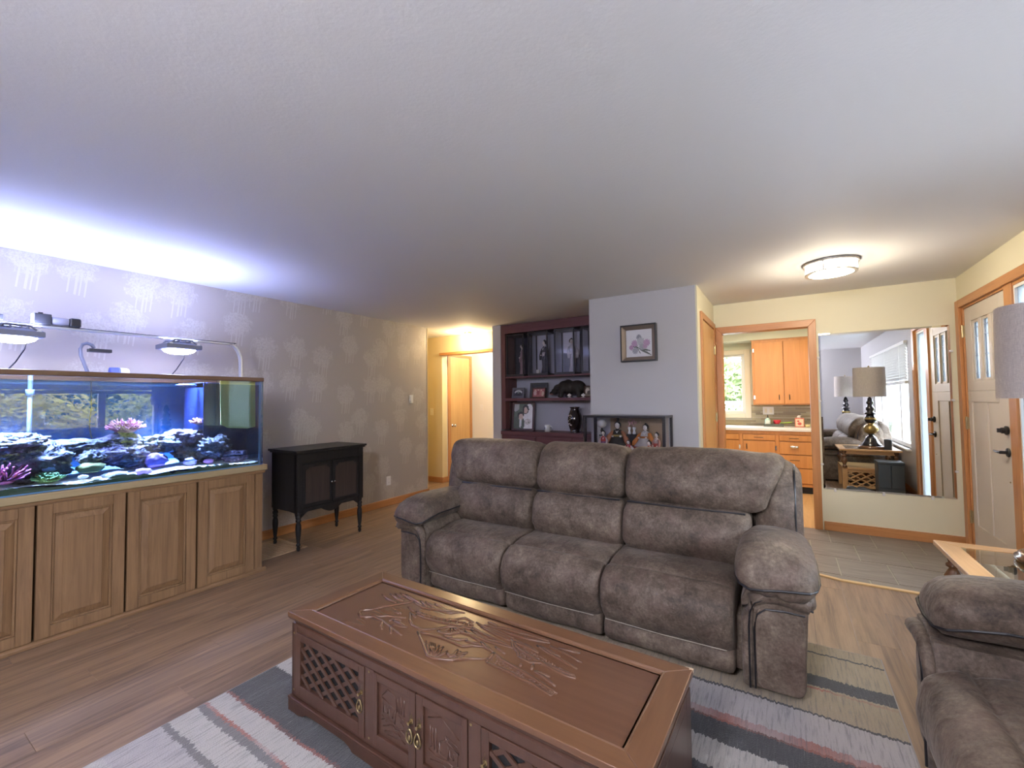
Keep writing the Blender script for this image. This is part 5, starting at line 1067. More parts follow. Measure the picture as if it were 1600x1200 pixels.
def carve_door(x0, x1, hx_, kind_):
    ox0, ox1, oz0, oz1 = x0+0.020 if kind_ == 0 else x0+0.034, x1-0.034 if kind_ == 0 else x1-0.024, 0.120, 0.314
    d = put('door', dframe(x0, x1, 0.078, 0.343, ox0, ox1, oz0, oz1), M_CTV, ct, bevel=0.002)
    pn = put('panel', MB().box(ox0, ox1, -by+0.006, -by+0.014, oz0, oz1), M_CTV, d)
    m = MB()
    L0 = ["10,75 30,92 55,85 60,60", "12,72 58,60", "15,68 15,45", "55,60 52,35", "20,60 20,48 30,48 30,60", "35,58 35,45 46,44 46,58", "10,30 30,40 60,30 80,35", "15,20 40,30 70,18", "62,85 66,60", "72,90 74,60", "82,88 82,58", "64,55 85,50", "20,12 50,20 85,10", "30,8 60,12", "12,40 26,32", "50,25 70,30 88,24", "40,38 48,30", "70,45 80,40"]
    L1 = ["10,82 45,93 60,84 90,70", "55,66 85,58 90,48 60,56 55,66", "40,52 62,62", "62,50 62,28", "85,48 85,24", "40,50 40,30 60,28", "66,46 66,34 76,33 76,44", "15,70 18,35", "22,68 26,32", "30,70 33,30", "10,28 30,22 60,24 90,18", "15,12 45,16 70,9", "50,8 85,12", "70,20 88,26", "20,40 12,30", "35,40 44,34"]
    for s in (L0 if kind_ == 0 else L1):
        pts = [tuple(float(q) for q in p.split(',')) for p in s.split()]
        P = [(ox0+(ox1-ox0)*p[0]/100, -by+0.0055, oz0+(oz1-oz0)*p[1]/100) for p in pts]
        m.tube(P, 0.0022, 5)
    put('relief_carving', m, M_CTV, pn, smooth=True, kind='stuff')
    pull(d, hx_, 0.231-RZ)
carve_door(-0.233, -0.012, -0.030, 0); carve_door(-0.008, 0.222, 0.010, 1)
cp('worn_corner', MB().box(0.788, 0.8005, 0.256, 0.2655, HT-0.012, HT+0.0003).box(0.775, 0.788, 0.262, 0.2655, HT-0.008, HT+0.0003), plain('raw_wood_chip', (0.62, 0.45, 0.30), 0.8), label='pale chipped corner of the top')

# ================================================================ sofas
def leather():
    g = G('mottled_suede_leather'); v = g.coord('Object')
    n1 = g.noise(v, 3.2, 4, 0.6, 0.6); n2 = g.noise(v, 16, 5, 0.7, 0.5); n3 = g.noise(v, 75, 4, 0.75)
    f = g.math('ADD', g.math('ADD', g.math('MULTIPLY', n1, 0.55), g.math('MULTIPLY', n2, 0.45)), g.math('MULTIPLY', n3, 0.40))
    c = g.ramp(f, [(0.50, (0.030, 0.020, 0.015)), (0.64, (0.082, 0.058, 0.042)), (0.78, (0.158, 0.118, 0.088)), (0.92, (0.28, 0.225, 0.17))])
    rd = g.ramp(g.noise(v, 7, 3), [(0.52, 0.0), (0.70, 0.30)])
    c = g.mix(rd, c, (0.17, 0.105, 0.085))
    sc = g.ramp(g.noise(g.n('Mapping', Vector=v, Scale=(90, 9, 50), Rotation=(0.4, 0.7, 0.3)).outputs[0], 1, 2, 0.8), [(0.66, 0.0), (0.72, 0.5)])
    c = g.mix(g.math('MULTIPLY', sc, 0.35), c, (0.30, 0.26, 0.22))
    w = g.noise(g.n('Mapping', Vector=v, Scale=(7, 3, 5)).outputs[0], 1.6, 3, 0.5, 1.5)
    g.bsdf(c, 0.62, 0, g.bump(g.math('ADD', g.math('MULTIPLY', w, 3.0), g.math('MULTIPLY', n3, 0.2)), 0.30, 0.012), Sheen_Weight=0.10, Sheen_Roughness=0.4, Sheen_Tint=(0.9, 0.8, 0.7, 1), Specular_IOR_Level=0.35); return g.m
M_LEA = leather()
M_PIPING = plain('dark_piping', (0.012, 0.011, 0.014), 0.4)
M_STITCH = plain('pale_stitching', (0.40, 0.35, 0.28), 0.7)
def smooth_closed(pts, k=4):
    """Catmull-Rom through a closed 2-D outline"""
    n_ = len(pts); out = []
    for i in range(n_):
        p0, p1, p2, p3 = pts[i-1], pts[i], pts[(i+1) % n_], pts[(i+2) % n_]
        for j in range(k):
            t = j/k
            out.append(tuple(0.5*((2*p1[a]) + (-p0[a]+p2[a])*t + (2*p0[a]-5*p1[a]+4*p2[a]-p3[a])*t*t + (-p0[a]+3*p1[a]-3*p2[a]+p3[a])*t**3) for a in (0, 1)))
    return out
def puff(prof, x0, x1, rnd_=0.05, shrink=0.055, n=22, crown=0.015, wr=0.006, seed=0, shift=None, tilt=(0, 0)):
    """cushion: outline (y, z) carried along x, drawn in at both ends like a stuffed form, gathered into fine creases near the seams"""
    P = smooth_closed(prof, 5); cy = sum(p[0] for p in P)/len(P); cz = sum(p[1] for p in P)/len(P)
    m = MB(); rs = []; L = x1-x0
    ts = [0.5-0.5*math.cos(PI*i/n) for i in range(n+1)]
    for t in ts:
        x = x0+L*t; d = min(t, 1-t)*L
        e = 0 if d >= rnd_ else shrink*(1-math.sqrt(max(0, 1-(1-d/rnd_)**2)))
        cr = crown*math.sin(PI*t); r = []
        sx = shift(t) if shift else (0, 0)
        for y, z in P:
            dy, dz = y-cy, z-cz; l = math.hypot(dy, dz) or 1
            nn = mnoise.noise(Vector((x*5+seed*9, y*6, z*6)))*0.010 + wr*math.exp(-d/0.09)*math.sin(38*(y-z)+3*mnoise.noise(Vector((x*9, y*9+seed, z*9))))
            k = (l-e+cr*0.6+nn)/l
            r.append((x + (z-cz)*(tilt[0]*max(0, 1-t*3) + tilt[1]*max(0, t*3-2)), cy+dy*k+sx[0], cz+dz*k+sx[1]))
        rs.append(r)
    return m.rings(rs)
def make_sofa(name, label, loc, rz, Wd, seats, ady=0.0):
    t = thing(name, label, 'sofa', loc, rz); h = Wd/2
    P = lambda n, mb, m=M_LEA, par=None, **k: put(n, mb, m, par or t, **k)
    P('base', MB().box(-h+0.06, h-0.06, 0.10, 0.90, 0.04, 0.30).box(-h+0.10, h-0.10, 0.62, 0.88, 0.30, 0.80), M_LEA)
    back = [(0.66, 0.20), (0.90, 0.06), (0.99, 0.30), (0.97, 0.62), (0.93, 0.86), (0.86, 0.96), (0.78, 0.94), (0.70, 0.70)]
    P('back_shell', puff(back, -h+0.03, h-0.03, 0.09, 0.05, 20), smooth=True)
    seat = [(0.035, 0.145), (-0.025, 0.20), (-0.045, 0.29), (-0.022, 0.375), (0.045, 0.425), (0.085, 0.432), (0.108, 0.420), (0.132, 0.432), (0.22, 0.447), (0.36, 0.442), (0.50, 0.42), (0.50, 0.25), (0.30, 0.16), (0.12, 0.14)]
    foot = [(0.055, 0.035), (0.022, 0.06), (0.012, 0.10), (0.025, 0.145), (0.06, 0.17), (0.15, 0.17), (0.15, 0.035)]
    lower = [(0.50, 0.40), (0.405, 0.42), (0.355, 0.50), (0.350, 0.58), (0.395, 0.67), (0.475, 0.712), (0.56, 0.70), (0.66, 0.68), (0.66, 0.45)]
    upper = [(0.520, 0.700), (0.450, 0.735), (0.432, 0.81), (0.455, 0.90), (0.510, 0.985), (0.595, 1.030), (0.69, 1.022), (0.775, 0.955), (0.80, 0.80), (0.72, 0.70)]
    n_ = len(seats)-1
    for i in range(n_):
        a, b_ = seats[i]+0.004, seats[i+1]-0.004
        c = P('seat_cushion', puff(seat, a, b_, 0.05, 0.035, 22, 0.012, 0.002, i), smooth=True)
        P('stitching', MB().tube([(a+0.03, -0.0155, 0.168), ((a+b_)/2, -0.022, 0.166), (b_-0.03, -0.0155, 0.168)], 0.0022, 5), M_STITCH, c)
        P('footrest_panel', puff(foot, a+0.004, b_-0.004, 0.03, 0.02, 14, 0.008, 0.001, i+5), smooth=True)
        e0, e1 = (0.10 if i == 0 else 0.0), (0.10 if i == n_-1 else 0.0)
        lc = P('lower_back_cushion', puff(lower, a-e0*0.55, b_+e1*0.55, 0.07, 0.05, 26, 0.02, 0.007, i+11), smooth=True)
        uc = P('upper_back_cushion', puff(upper, a-e0*1.75, b_+e1*1.75, 0.075, 0.055, 28, 0.022, 0.009, i+17, tilt=(-0.30 if i == 0 else 0, 0.30 if i == n_-1 else 0)), smooth=True)
        P('back_seam', MB().tube([(a-e0*0.5+0.02, 0.435, 0.708), ((a+b_)/2, 0.425, 0.706), (b_+e1*0.5-0.02, 0.435, 0.708)], 0.006, 6), M_PIPING, uc)
    for s in (-1, 1):
        wing = [(0.58, 0.38), (0.515, 0.50), (0.505, 0.66), (0.535, 0.82), (0.60, 0.94), (0.70, 0.985), (0.80, 0.96), (0.88, 0.80), (0.90, 0.45)]
        xo, xi_ = s*(h-0.005), s*(h-0.235)
        wg = P('wing', puff(wing, min(xo, xi_), max(xo, xi_), 0.13, 0.10, 18, 0.012, 0.004, 30+s), smooth=True)
        P('piping', MB().tube([(s*(h-0.042), 0.70+(y-0.70)*0.87, 0.68+(z-0.68)*0.91) for y, z in smooth_closed(wing, 3)[3:-6]], 0.006, 6), M_PIPING, wg)
        # arm: outline of the front (x, z), swept back, flaring outward towards the top
        A = lambda x: s*x
        ou, inn = h-0.045, h-0.275
        arm = P('arm', MB(), M_LEA) if False else None
        secs = []
        m = MB(); rs = []
        prof = [(inn, 0.03), (inn, 0.42), (inn+0.03, 0.485), (inn+0.12, 0.505), (ou+0.02, 0.50), (ou+0.040, 0.47), (ou+0.032, 0.38), (ou+0.025, 0.25), (ou+0.010, 0.10), (ou-0.012, 0.03)]
        pf = prof
        for y, e in ((0.004, 0.012), (0.010, 0.002), (0.03, 0.0), (0.45, 0.0), (0.86, 0.0), (0.90, 0.02)):
            cx_, cz_ = (inn+ou)/2, 0.26
            rs.append([(A(cx_+(x-cx_)*(1-e*3)), y, cz_+(z-cz_)*(1-e*1.5)) for x, z in pf])
        m.rings(rs if s > 0 else [list(reversed(r)) for r in rs])
        ar = P('arm', m, smooth=True, auto=0.7, loc=(0, ady*0.2, 0))
        # front facing: inset panel, rolled welt column and collar
        P('arm_front_panel', MB().super([((A(inn+0.152), 0.0045, 0.215), 0.098, 0.182), ((A(inn+0.152), -0.006, 0.215), 0.094, 0.176), ((A(inn+0.150), -0.010, 0.215), 0.06, 0.14)], 28, 0.35, ((s, 0, 0), (0, 0, 1))), smooth=True, par=ar, auto=0.8)
        path = [(inn+0.022, 0.045), (inn+0.022, 0.20), (inn+0.023, 0.32), (inn+0.028, 0.385), (inn+0.050, 0.430), (inn+0.090, 0.455), (inn+0.16, 0.462), (inn+0.225, 0.452), (ou+0.040, 0.440)]
        wl = P('collar_roll', MB().tube([(A(x), -0.004, z) for x, z in path], [0.021, 0.022, 0.022, 0.024, 0.028, 0.030, 0.031, 0.032, 0.028], 12), smooth=True, par=ar)
        P('collar_back', MB().super([((A(ou+0.030), y, 0.447), r_, r_) for y, r_ in ((-0.010, 0.024), (0.02, 0.034), (0.30, 0.034), (0.62, 0.032), (0.70, 0.02))], 12, 1.0), smooth=True, par=ar)
        P('piping', MB().tube([(A(x), -0.027, z) for x, z in [(q[0]+0.010, q[1]-0.006) for q in path]], 0.0045, 6).tube([(A(inn+0.052), -0.006, 0.03), (A(inn+0.052), -0.008, 0.30), (A(inn+0.066), -0.008, 0.365), (A(inn+0.10), -0.007, 0.395), (A(inn+0.17), -0.006, 0.402), (A(ou+0.02), -0.002, 0.398)], 0.004, 6), M_PIPING, wl)
        # pillow top
        cxp = inn+0.140
        pad = []
        for y, dx, hw, hz, zc in ((-0.068, 0, 0.05, 0.020, 0.515), (-0.062, 0, 0.10, 0.045, 0.522), (-0.040, 0, 0.142, 0.070, 0.535), (0.0, 0, 0.160, 0.086, 0.550), (0.06, 0, 0.167, 0.094, 0.560), (0.16, 0, 0.168, 0.098, 0.566), (0.30, 0, 0.166, 0.098, 0.568), (0.44, 0, 0.160, 0.094, 0.564), (0.55, 0, 0.148, 0.085, 0.556), (0.62, 0, 0.12, 0.06, 0.548), (0.66, 0, 0.06, 0.03, 0.54)):
            pad.append(((A(cxp+dx), y, zc), hw, hz))
        mp = MB().super(pad, 40, 0.80, ((s, 0, 0), (0, 0, 1)))
        mp.v = [(p[0], p[1], p[2] + 0.005*math.exp(-max(0, p[1]+0.06)/0.11)*math.sin(p[0]*95+4*mnoise.noise(Vector((p[0]*8, p[1]*8, s)))) + 0.006*mnoise.noise(Vector((p[0]*6, p[1]*6, p[2]*6+s))) - 0.016*((p[0]-A(cxp))*s/0.16)*(1 if (p[0]-A(cxp))*s > 0 else 0)) for p in mp.v]
        pd = P('arm_pillow', mp, smooth=True, loc=(0, ady, ady*0.5))
        # piping follows the front seam of the pillow
        pp = []
        for i in range(25):
            q = PI + PI*i/24; ct_, st_ = math.cos(q), math.sin(q)
            pp.append((A(cxp)+s*0.150*math.copysign(abs(ct_)**0.8, ct_), -0.040-0.014*abs(st_), 0.528+0.058*math.copysign(abs(st_)**0.8, st_)))
        zz = [(A(cxp-0.148), 0.60, 0.545), (A(cxp-0.163), 0.42, 0.542), (A(cxp-0.170), 0.25, 0.542), (A(cxp-0.168), 0.10, 0.540), (A(cxp-0.160), 0.02, 0.525), (A(cxp-0.142), -0.036, 0.505), (A(cxp-0.10), -0.064, 0.494), (A(cxp-0.04), -0.076, 0.504), (A(cxp+0.02), -0.078, 0.516), (A(cxp+0.08), -0.072, 0.520), (A(cxp+0.128), -0.052, 0.518), (A(cxp+0.156), -0.012, 0.518), (A(cxp+0.170), 0.06, 0.525), (A(cxp+0.171), 0.30, 0.535), (A(cxp+0.156), 0.55, 0.54)]
        P('piping', MB().tube(zz, 0.005, 6), M_PIPING, pd)
        for y in (0.10, 0.82): P('foot', MB().lathe([(0.02,0),(0.024,0.012),(0.024,0.045)], 12, (A(h-0.12), y, 0)), M_BLACK)
    return t
make_sofa('sofa', 'three seat mottled brown leather reclining sofa behind the coffee table', (-1.195, 2.315, RZ), 0, 2.53, [-0.985, -0.352, 0.298, 0.962])
make_sofa('loveseat', 'matching brown leather loveseat at the lower right, cut off by the frame', (0.40, 1.27, 0), -PI/2, 2.24, [-0.845, 0.0, 0.845], 0.09)
# ================================================================ end tables with glass tops, lamps
M_ETO = wood('honey_oak', (0.56, 0.33, 0.15), (0.40, 0.21, 0.08), 0.35, 1, 0.8)
M_ETX = wood('honey_oak_across', (0.56, 0.33, 0.15), (0.40, 0.21, 0.08), 0.35, 0, 0.8)
M_ETV = wood('honey_oak_upright', (0.50, 0.28, 0.12), (0.34, 0.17, 0.06), 0.35, 2, 0.8)
M_TOPG = glass('table_glass', (0.80, 0.84, 0.82), 0.0, 1.6)
M_WALN = wood('dark_turned_wood', (0.16, 0.075, 0.035), (0.09, 0.04, 0.02), 0.2, 2, 0.8)
def end_table(label, loc, a, b_, group=None):
    t = thing('end_table', label, 'table', loc, 0, group); z = 0.607; w_ = 0.085
    P = lambda n, mb, m, par=None, **k: put(n, mb, m, par or t, **k)
    for q, m_ in ((((-a,b_),(-a+w_,b_-w_),(a-w_,b_-w_),(a,b_)), M_ETX), (((-a,-b_),(a,-b_),(a-w_,-b_+w_),(-a+w_,-b_+w_)), M_ETX), (((-a,-b_),(-a+w_,-b_+w_),(-a+w_,b_-w_),(-a,b_)), M_ETO), (((a,-b_),(a,b_),(a-w_,b_-w_),(a-w_,-b_+w_)), M_ETO)):
        P('top_rail', MB().prism(q, 'z', z-0.026, z), m_, bevel=0.004)
    P('glass_top', MB().box(-a+w_-0.006, a-w_+0.006, -b_+w_-0.006, b_-w_+0.006, z-0.008, z-0.002), M_TOPG)
    for s in (-1, 1):
        P('apron', MB().box(-a+0.05, a-0.05, *sorted((s*(b_-0.06), s*(b_-0.045))), z-0.075, z-0.026), M_ETX)
        P('apron', MB().box(*sorted((s*(a-0.06), s*(a-0.045))), -b_+0.06, b_-0.06, z-0.075, z-0.026), M_ETO)
    turn = [(0.022,0.34),(0.030,0.352),(0.022,0.362),(0.016,0.372),(0.022,0.39),(0.036,0.425),(0.036,0.445),(0.022,0.475),(0.015,0.487),(0.028,0.497),(0.028,0.508),(0.018,0.516),(0.022,0.535),(0.030,0.56),(0.030,0.581)]
    lm_ = MB().lathe(turn, 16).mesh('leg_turning', True); lm_.materials.append(M_WALN)
    lb_ = MB().box(-0.03, 0.03, -0.03, 0.03, 0.0, 0.34).mesh('leg'); lb_.materials.append(M_ETV)
    for sx in (-1, 1):
        for sy in (-1, 1):
            l = P('leg', lb_, M_ETV, loc=(sx*(a-0.06), sy*(b_-0.06), 0)); P('leg_turning', lm_, M_WALN, par=l, label='dark turned baluster')
    P('shelf', MB().box(-a+0.03, a-0.03, -b_+0.03, b_-0.03, 0.315, 0.34), M_ETX, bevel=0.003)
    for y in (b_-0.06, -b_+0.06):
        for q in ((0.055, 0.085), (0.275, 0.315)): P('lattice_rail', MB().box(-a+0.09, a-0.09, y-0.012, y+0.012, *q), M_ETX)
        for s in (-1, 1):
            for k in range(-2, 6):
                x0, x1 = -a+0.09+k*0.12, -a+0.09+k*0.12+0.30
                za, zb_ = (0.085, 0.275) if s > 0 else (0.275, 0.085)
                c0, c1 = max(x0, -a+0.09), min(x1, a-0.09)
                if c1-c0 > 0.04:
                    P('lath', MB().bar((c0, y+s*0.004, za+(zb_-za)*(c0-x0)/(x1-x0)), (c1, y+s*0.004, za+(zb_-za)*(c1-x0)/(x1-x0)), 0.016, 0.008, (0, 1, 0)) if False else MB().bar((c0, y+s*0.004, za+(zb_-za)*(c0-x0)/(x1-x0)), (c1, y+s*0.004, za+(zb_-za)*(c1-x0)/(x1-x0)), 0.016, 0.007, (0, 1, 0)), M_ETX)
    return t
ETX, ETY = 0.985, 2.79
end_table('honey oak end table with glass top between loveseat and front door', (ETX, ETY, 0), 0.348, 0.36)
end_table('second oak end table, beyond the loveseat, seen only in the mirror', (1.04, -0.42, 0), 0.34, 0.34)
# lamps
M_LBASE = plain('black_enamel', (0.016, 0.014, 0.016), 0.12, Coat_Weight=0.5)
M_LGOLD = plain('gold_pattern_band', (0.46, 0.33, 0.12), 0.3, 0.7, var=0.6, bump=0.8, bscale=60)
def linen():
    g = G('linen_shade'); v = g.coord('Object')
    n = g.noise(g.n('Mapping', Vector=v, Scale=(60, 60, 420)).outputs[0], 1, 3, 0.7); n2 = g.noise(g.n('Mapping', Vector=v, Scale=(420, 420, 30)).outputs[0], 1, 2, 0.7)
    c = g.mix(g.ramp(g.math('MULTIPLY', g.math('ADD', n, n2), 0.5), [(0.35, 0.0), (0.65, 1.0)]), (0.52, 0.47, 0.46), (0.80, 0.74, 0.69))
    d = g.n('BsdfDiffuse', Color=c).outputs[0]; tl = g.n('BsdfTranslucent', Color=c).outputs[0]
    g.t.links.new(g.n('MixShader', i0=0.35, i1=d, i2=tl).outputs[0], g.out.inputs[0]); return g.m
M_SHADE = linen()
def table_lamp(label, loc):
    t = thing('table_lamp', label, 'lamp', loc)
    P = lambda n, mb, m, **k: put(n, mb, m, t, **k)
    P('foot', MB().lathe([(0.15,0),(0.16,0.008),(0.16,0.02),(0.148,0.026),(0.148,0.034),(0.138,0.04),(0.125,0.042)], 32), M_WALN, smooth=True, label='stepped wooden foot')
    P('base', MB().lathe([(0.122,0.042),(0.118,0.055),(0.095,0.085),(0.075,0.125),(0.062,0.16),(0.045,0.175),(0.03,0.185),(0.028,0.20),(0.045,0.212)], 28), M_LBASE, smooth=True)
    P('bulb_body', MB().lathe([(0.045,0.212),(0.075,0.235),(0.088,0.265),(0.088,0.295),(0.072,0.325),(0.048,0.345),(0.036,0.352),(0.045,0.362)], 28), M_LGOLD, smooth=True, label='gold patterned globe')
    P('middle_body', MB().lathe([(0.045,0.362),(0.065,0.39),(0.072,0.42),(0.064,0.455),(0.045,0.485)], 28), M_LBASE, smooth=True)
    P('band', MB().lathe([(0.062,0.41),(0.0735,0.415),(0.0735,0.44),(0.06,0.445)], 28), M_LGOLD, smooth=True)
    P('neck', MB().lathe([(0.045,0.485),(0.072,0.500),(0.075,0.508),(0.045,0.518),(0.036,0.535),(0.05,0.56),(0.05,0.585),(0.034,0.61),(0.026,0.63),(0.04,0.645),(0.044,0.665),(0.032,0.69),(0.026,0.72),(0.012,0.735),(0.012,0.80)], 24), M_LBASE, smooth=True)
    P('harp', MB().tube([(0.03, 0, 0.76), (0.05, 0, 0.86), (0.045, 0, 1.05), (0, 0, 1.165), (-0.045, 0, 1.05), (-0.05, 0, 0.86), (-0.03, 0, 0.76)], 0.003, 6), M_ABRASS)
    P('finial', MB().lathe([(0.006,1.16),(0.012,1.175),(0.008,1.19),(0,1.20)], 10), M_ABRASS)
    n_ = 48; R0, R1, z0, z1 = 0.190, 0.184, 0.743, 1.165
    P('shade', MB().rings([[(r*math.cos(2*PI*j/n_), r*math.sin(2*PI*j/n_), z) for j in range(n_)] for r, z in ((R0, z0), (R1, z1), (R1-0.003, z1), (R0-0.003, z0))], cap=False, closed=True), M_SHADE, smooth=True, auto=0.8)
    sp_ = MB()
    for k in range(3): a = 2*PI*k/3; sp_.tube([(0,0,1.16),(0.182*math.cos(a),0.182*math.sin(a),1.155)], 0.002, 5)
    P('spider', sp_, M_ABRASS)
    return t
table_lamp('table lamp with grey linen drum shade and black base beside the front door', (1.03, 2.93, 0.608))
table_lamp('second drum shade lamp on the far end table, seen only in the mirror', (1.06, -0.36, 0.608))
sp = thing('smart_speaker', 'small dark cylinder speaker on the glass end table', 'speaker', (1.20, 3.02, 0.608))
put('body', MB().lathe([(0.040,0),(0.043,0.004),(0.043,0.135),(0.040,0.142),(0,0.142)], 24), plain('speaker_cloth', (0.05, 0.055, 0.065), 0.7), sp, smooth=True)
jr = thing('glass_jar', 'dark glass jar beside the far lamp, seen only in the mirror', 'jar', (1.24, -0.36, 0.608))
put('body', MB().lathe([(0.05,0),(0.07,0.02),(0.075,0.08),(0.06,0.13),(0.04,0.14)], 18), M_LBASE, jr, smooth=True); put('lid', MB().lathe([(0.045,0.14),(0.04,0.155),(0.012,0.165),(0.012,0.18),(0,0.182)], 18), M_LBASE, jr, smooth=True)
bn = thing('storage_bin', 'dark grey two panel bin standing in front of the glass end table', 'bin', (1.155, 3.34, 0))
M_BIN = plain('dark_grey_plastic', (0.055, 0.065, 0.075), 0.45)
put('body', MB().box(-0.135, 0.135, -0.14, 0.13, 0.0, 0.455), M_BIN, bn, bevel=0.006)
put('lid', MB().box(-0.14, 0.14, -0.145, 0.135, 0.455, 0.485), M_BIN, bn, bevel=0.006)
for s in (-1, 1): put('front_panel', MB().box(*sorted((s*0.004, s*0.13)), 0.13, 0.138, 0.14, 0.44), M_BIN, bn, bevel=0.003)
for k, (x_, y_, lb) in enumerate(((0.80, 3.36, 'dark shoe lying in front of the lattice end table'), (0.92, 3.34, 'second dark shoe, next to the grey bin'))):
    s_ = thing('shoe', lb, 'shoe', (x_, y_, 0), 0.5)
    put('upper', MB().super([((-0.13,0,0.04),0.02,0.015),((-0.11,0,0.055),0.036,0.05),((-0.05,0,0.06),0.04,0.055),((0.02,0,0.05),0.042,0.04),((0.09,0,0.04),0.045,0.03),((0.13,0,0.03),0.03,0.018)], 14, 0.9, ((0,1,0),(0,0,1))), M_BIN, s_, smooth=True)
    put('sole', MB().super([((0,0,0.0),0.14,0.046),((0,0,0.016),0.14,0.046)], 20, 0.8, ((1,0,0),(0,1,0))), M_BLACK, s_)
ck = thing('side_chest', 'long low pale chest against the rear wall, seen only in the mirror', 'chest', (0.28, -0.95, 0))
put('body', MB().box(-0.55, 0.55, -0.2, 0.2, 0.04, 0.56), plain('pale_lacquer', (0.72, 0.74, 0.80), 0.4), ck, bevel=0.006)
put('top', MB().box(-0.56, 0.56, -0.21, 0.21, 0.56, 0.60), M_BLACK, ck, bevel=0.004)
for s in (-1, 1):
    put('door', MB().box(*sorted((s*0.006, s*0.54)), 0.2, 0.214, 0.06, 0.55), plain('pale_lacquer', (0.72, 0.74, 0.80), 0.4), ck, bevel=0.003)
    put('foot', MB().box(s*0.5-0.025, s*0.5+0.025, -0.18, 0.18, 0.0, 0.04), M_BLACK, ck)
tb_ = thing('tablet_stand', 'small black open frame stand on the pale chest', 'stand', (0.62, -0.92, 0.60), 0.4)
put('frame', four(MB(), 0.12, 0.13, 0.008, -0.004, 0.004), M_BLACK, tb_, rot=(-0.3, 0, 0)); put('foot', MB().box(-0.05, 0.05, -0.01, 0.06, 0, 0.006), M_BLACK, tb_)

# ================================================================ mirror
def mirror_mat():
    g = G('silvered_glass'); gl = g.n('BsdfGlossy', Color=(0.90, 0.92, 0.91), Roughness=0.0).outputs[0]; g.t.links.new(gl, g.out.inputs[0]); return g.m
mr = thing('wall_mirror', 'large frameless mirror beside the front door', 'mirror', (0.80, 5.52, 0.42))
mw, mh = 0.494, 1.592
put('glass', MB().box(-mw+0.016, mw-0.016, -0.0085, -0.008, 0.016, mh-0.016), mirror_mat(), mr)
put('bevel', MB().rings([[(sx*(mw-i), y, z0 if sz < 0 else mh-(z0)) for sx, sz in ((-1,-1),(1,-1),(1,1),(-1,1))] for i, y, z0 in ((0,-0.005,0),(0.016,-0.0085,0.016))], cap=False), bpy.data.materials['silvered_glass'], mr)
put('back', MB().box(-mw, mw, -0.005, 0, 0, mh), plain('mirror_edge', (0.30, 0.24, 0.14), 0.5), mr)
M_CLIP = plain('clear_clip', (0.75, 0.74, 0.72), 0.2)
for x_, z_ in ((-0.40, 0), (-0.02, 0), (0.33, 0)): put('clip', MB().box(x_-0.010, x_+0.010, -0.014, 0, z_-0.022, z_+0.010), M_CLIP, mr, bevel=0.003)
for s in (-1, 1):
    for z_ in (0.25, 0.9, 1.35): put('clip', MB().box(*sorted((s*(mw-0.006), s*(mw+0.016))), -0.014, 0, z_-0.01, z_+0.01), M_CLIP, mr, bevel=0.003)
put('clip', MB().box(-mw, -mw+0.10, -0.0125, 0, mh-0.010, mh+0.006), M_CHROME, mr)

# ================================================================ ceiling lights
el = thing('ceiling_light', 'round glowing flush ceiling light with nickel rings over the entry', 'ceiling light', (0.335, 4.28, 2.44))
M_GLOW = emit('warm_glow_glass', (1.0, 0.90, 0.74), 5.0)
put('pan', MB().lathe([(0.17,-0.012),(0.185,-0.010),(0.185,0.0)], 40), M_NICKEL, el, smooth=True)
put('top_ring', MB().lathe([(0.172,-0.022),(0.186,-0.022),(0.186,-0.012),(0.172,-0.012)], 40), M_NICKEL, el, smooth=True, auto=0.6)
put('glass_shade', MB().lathe([(0,-0.100),(0.12,-0.099),(0.160,-0.092),(0.168,-0.082),(0.170,-0.022)], 40), M_GLOW, el, smooth=True, label='glowing white glass drum')
put('bottom_ring', MB().lathe([(0.162,-0.094),(0.174,-0.094),(0.174,-0.084),(0.167,-0.084)], 40), M_NICKEL, el, smooth=True, auto=0.6)
for k in range(3): a = 2*PI*k/3-1.9; put('strut', MB().bar((0.178*math.cos(a),0.178*math.sin(a),-0.09),(0.183*math.cos(a),0.183*math.sin(a),-0.016),0.008,0.004,(math.cos(a),math.sin(a),0)), M_NICKEL, el)
lr = thing('ceiling_light', 'added flush ceiling light holding the room fill, behind the viewpoint', 'ceiling light', (-0.55, -0.95, 2.44))  # added fixture around the fill light, copied from the entry light
for o_ in list(el.children):
    c_ = o_.copy(); COL.objects.link(c_); c_.parent = lr
hl = thing('hall_light', 'tiny glass hall ceiling light on a metal cap above the corridor opening', 'ceiling light', (-4.20, 5.40, 2.44))
put('cap', MB().lathe([(0.035,-0.028),(0.055,-0.02),(0.058,0.0)], 20), M_ABRASS, hl, smooth=True)
put('globe', MB().lathe([(0,-0.088),(0.026,-0.082),(0.044,-0.062),(0.048,-0.045),(0.038,-0.028)], 20), emit('hall_glow_glass', (1.0, 0.82, 0.50), 9.0), hl, smooth=True)

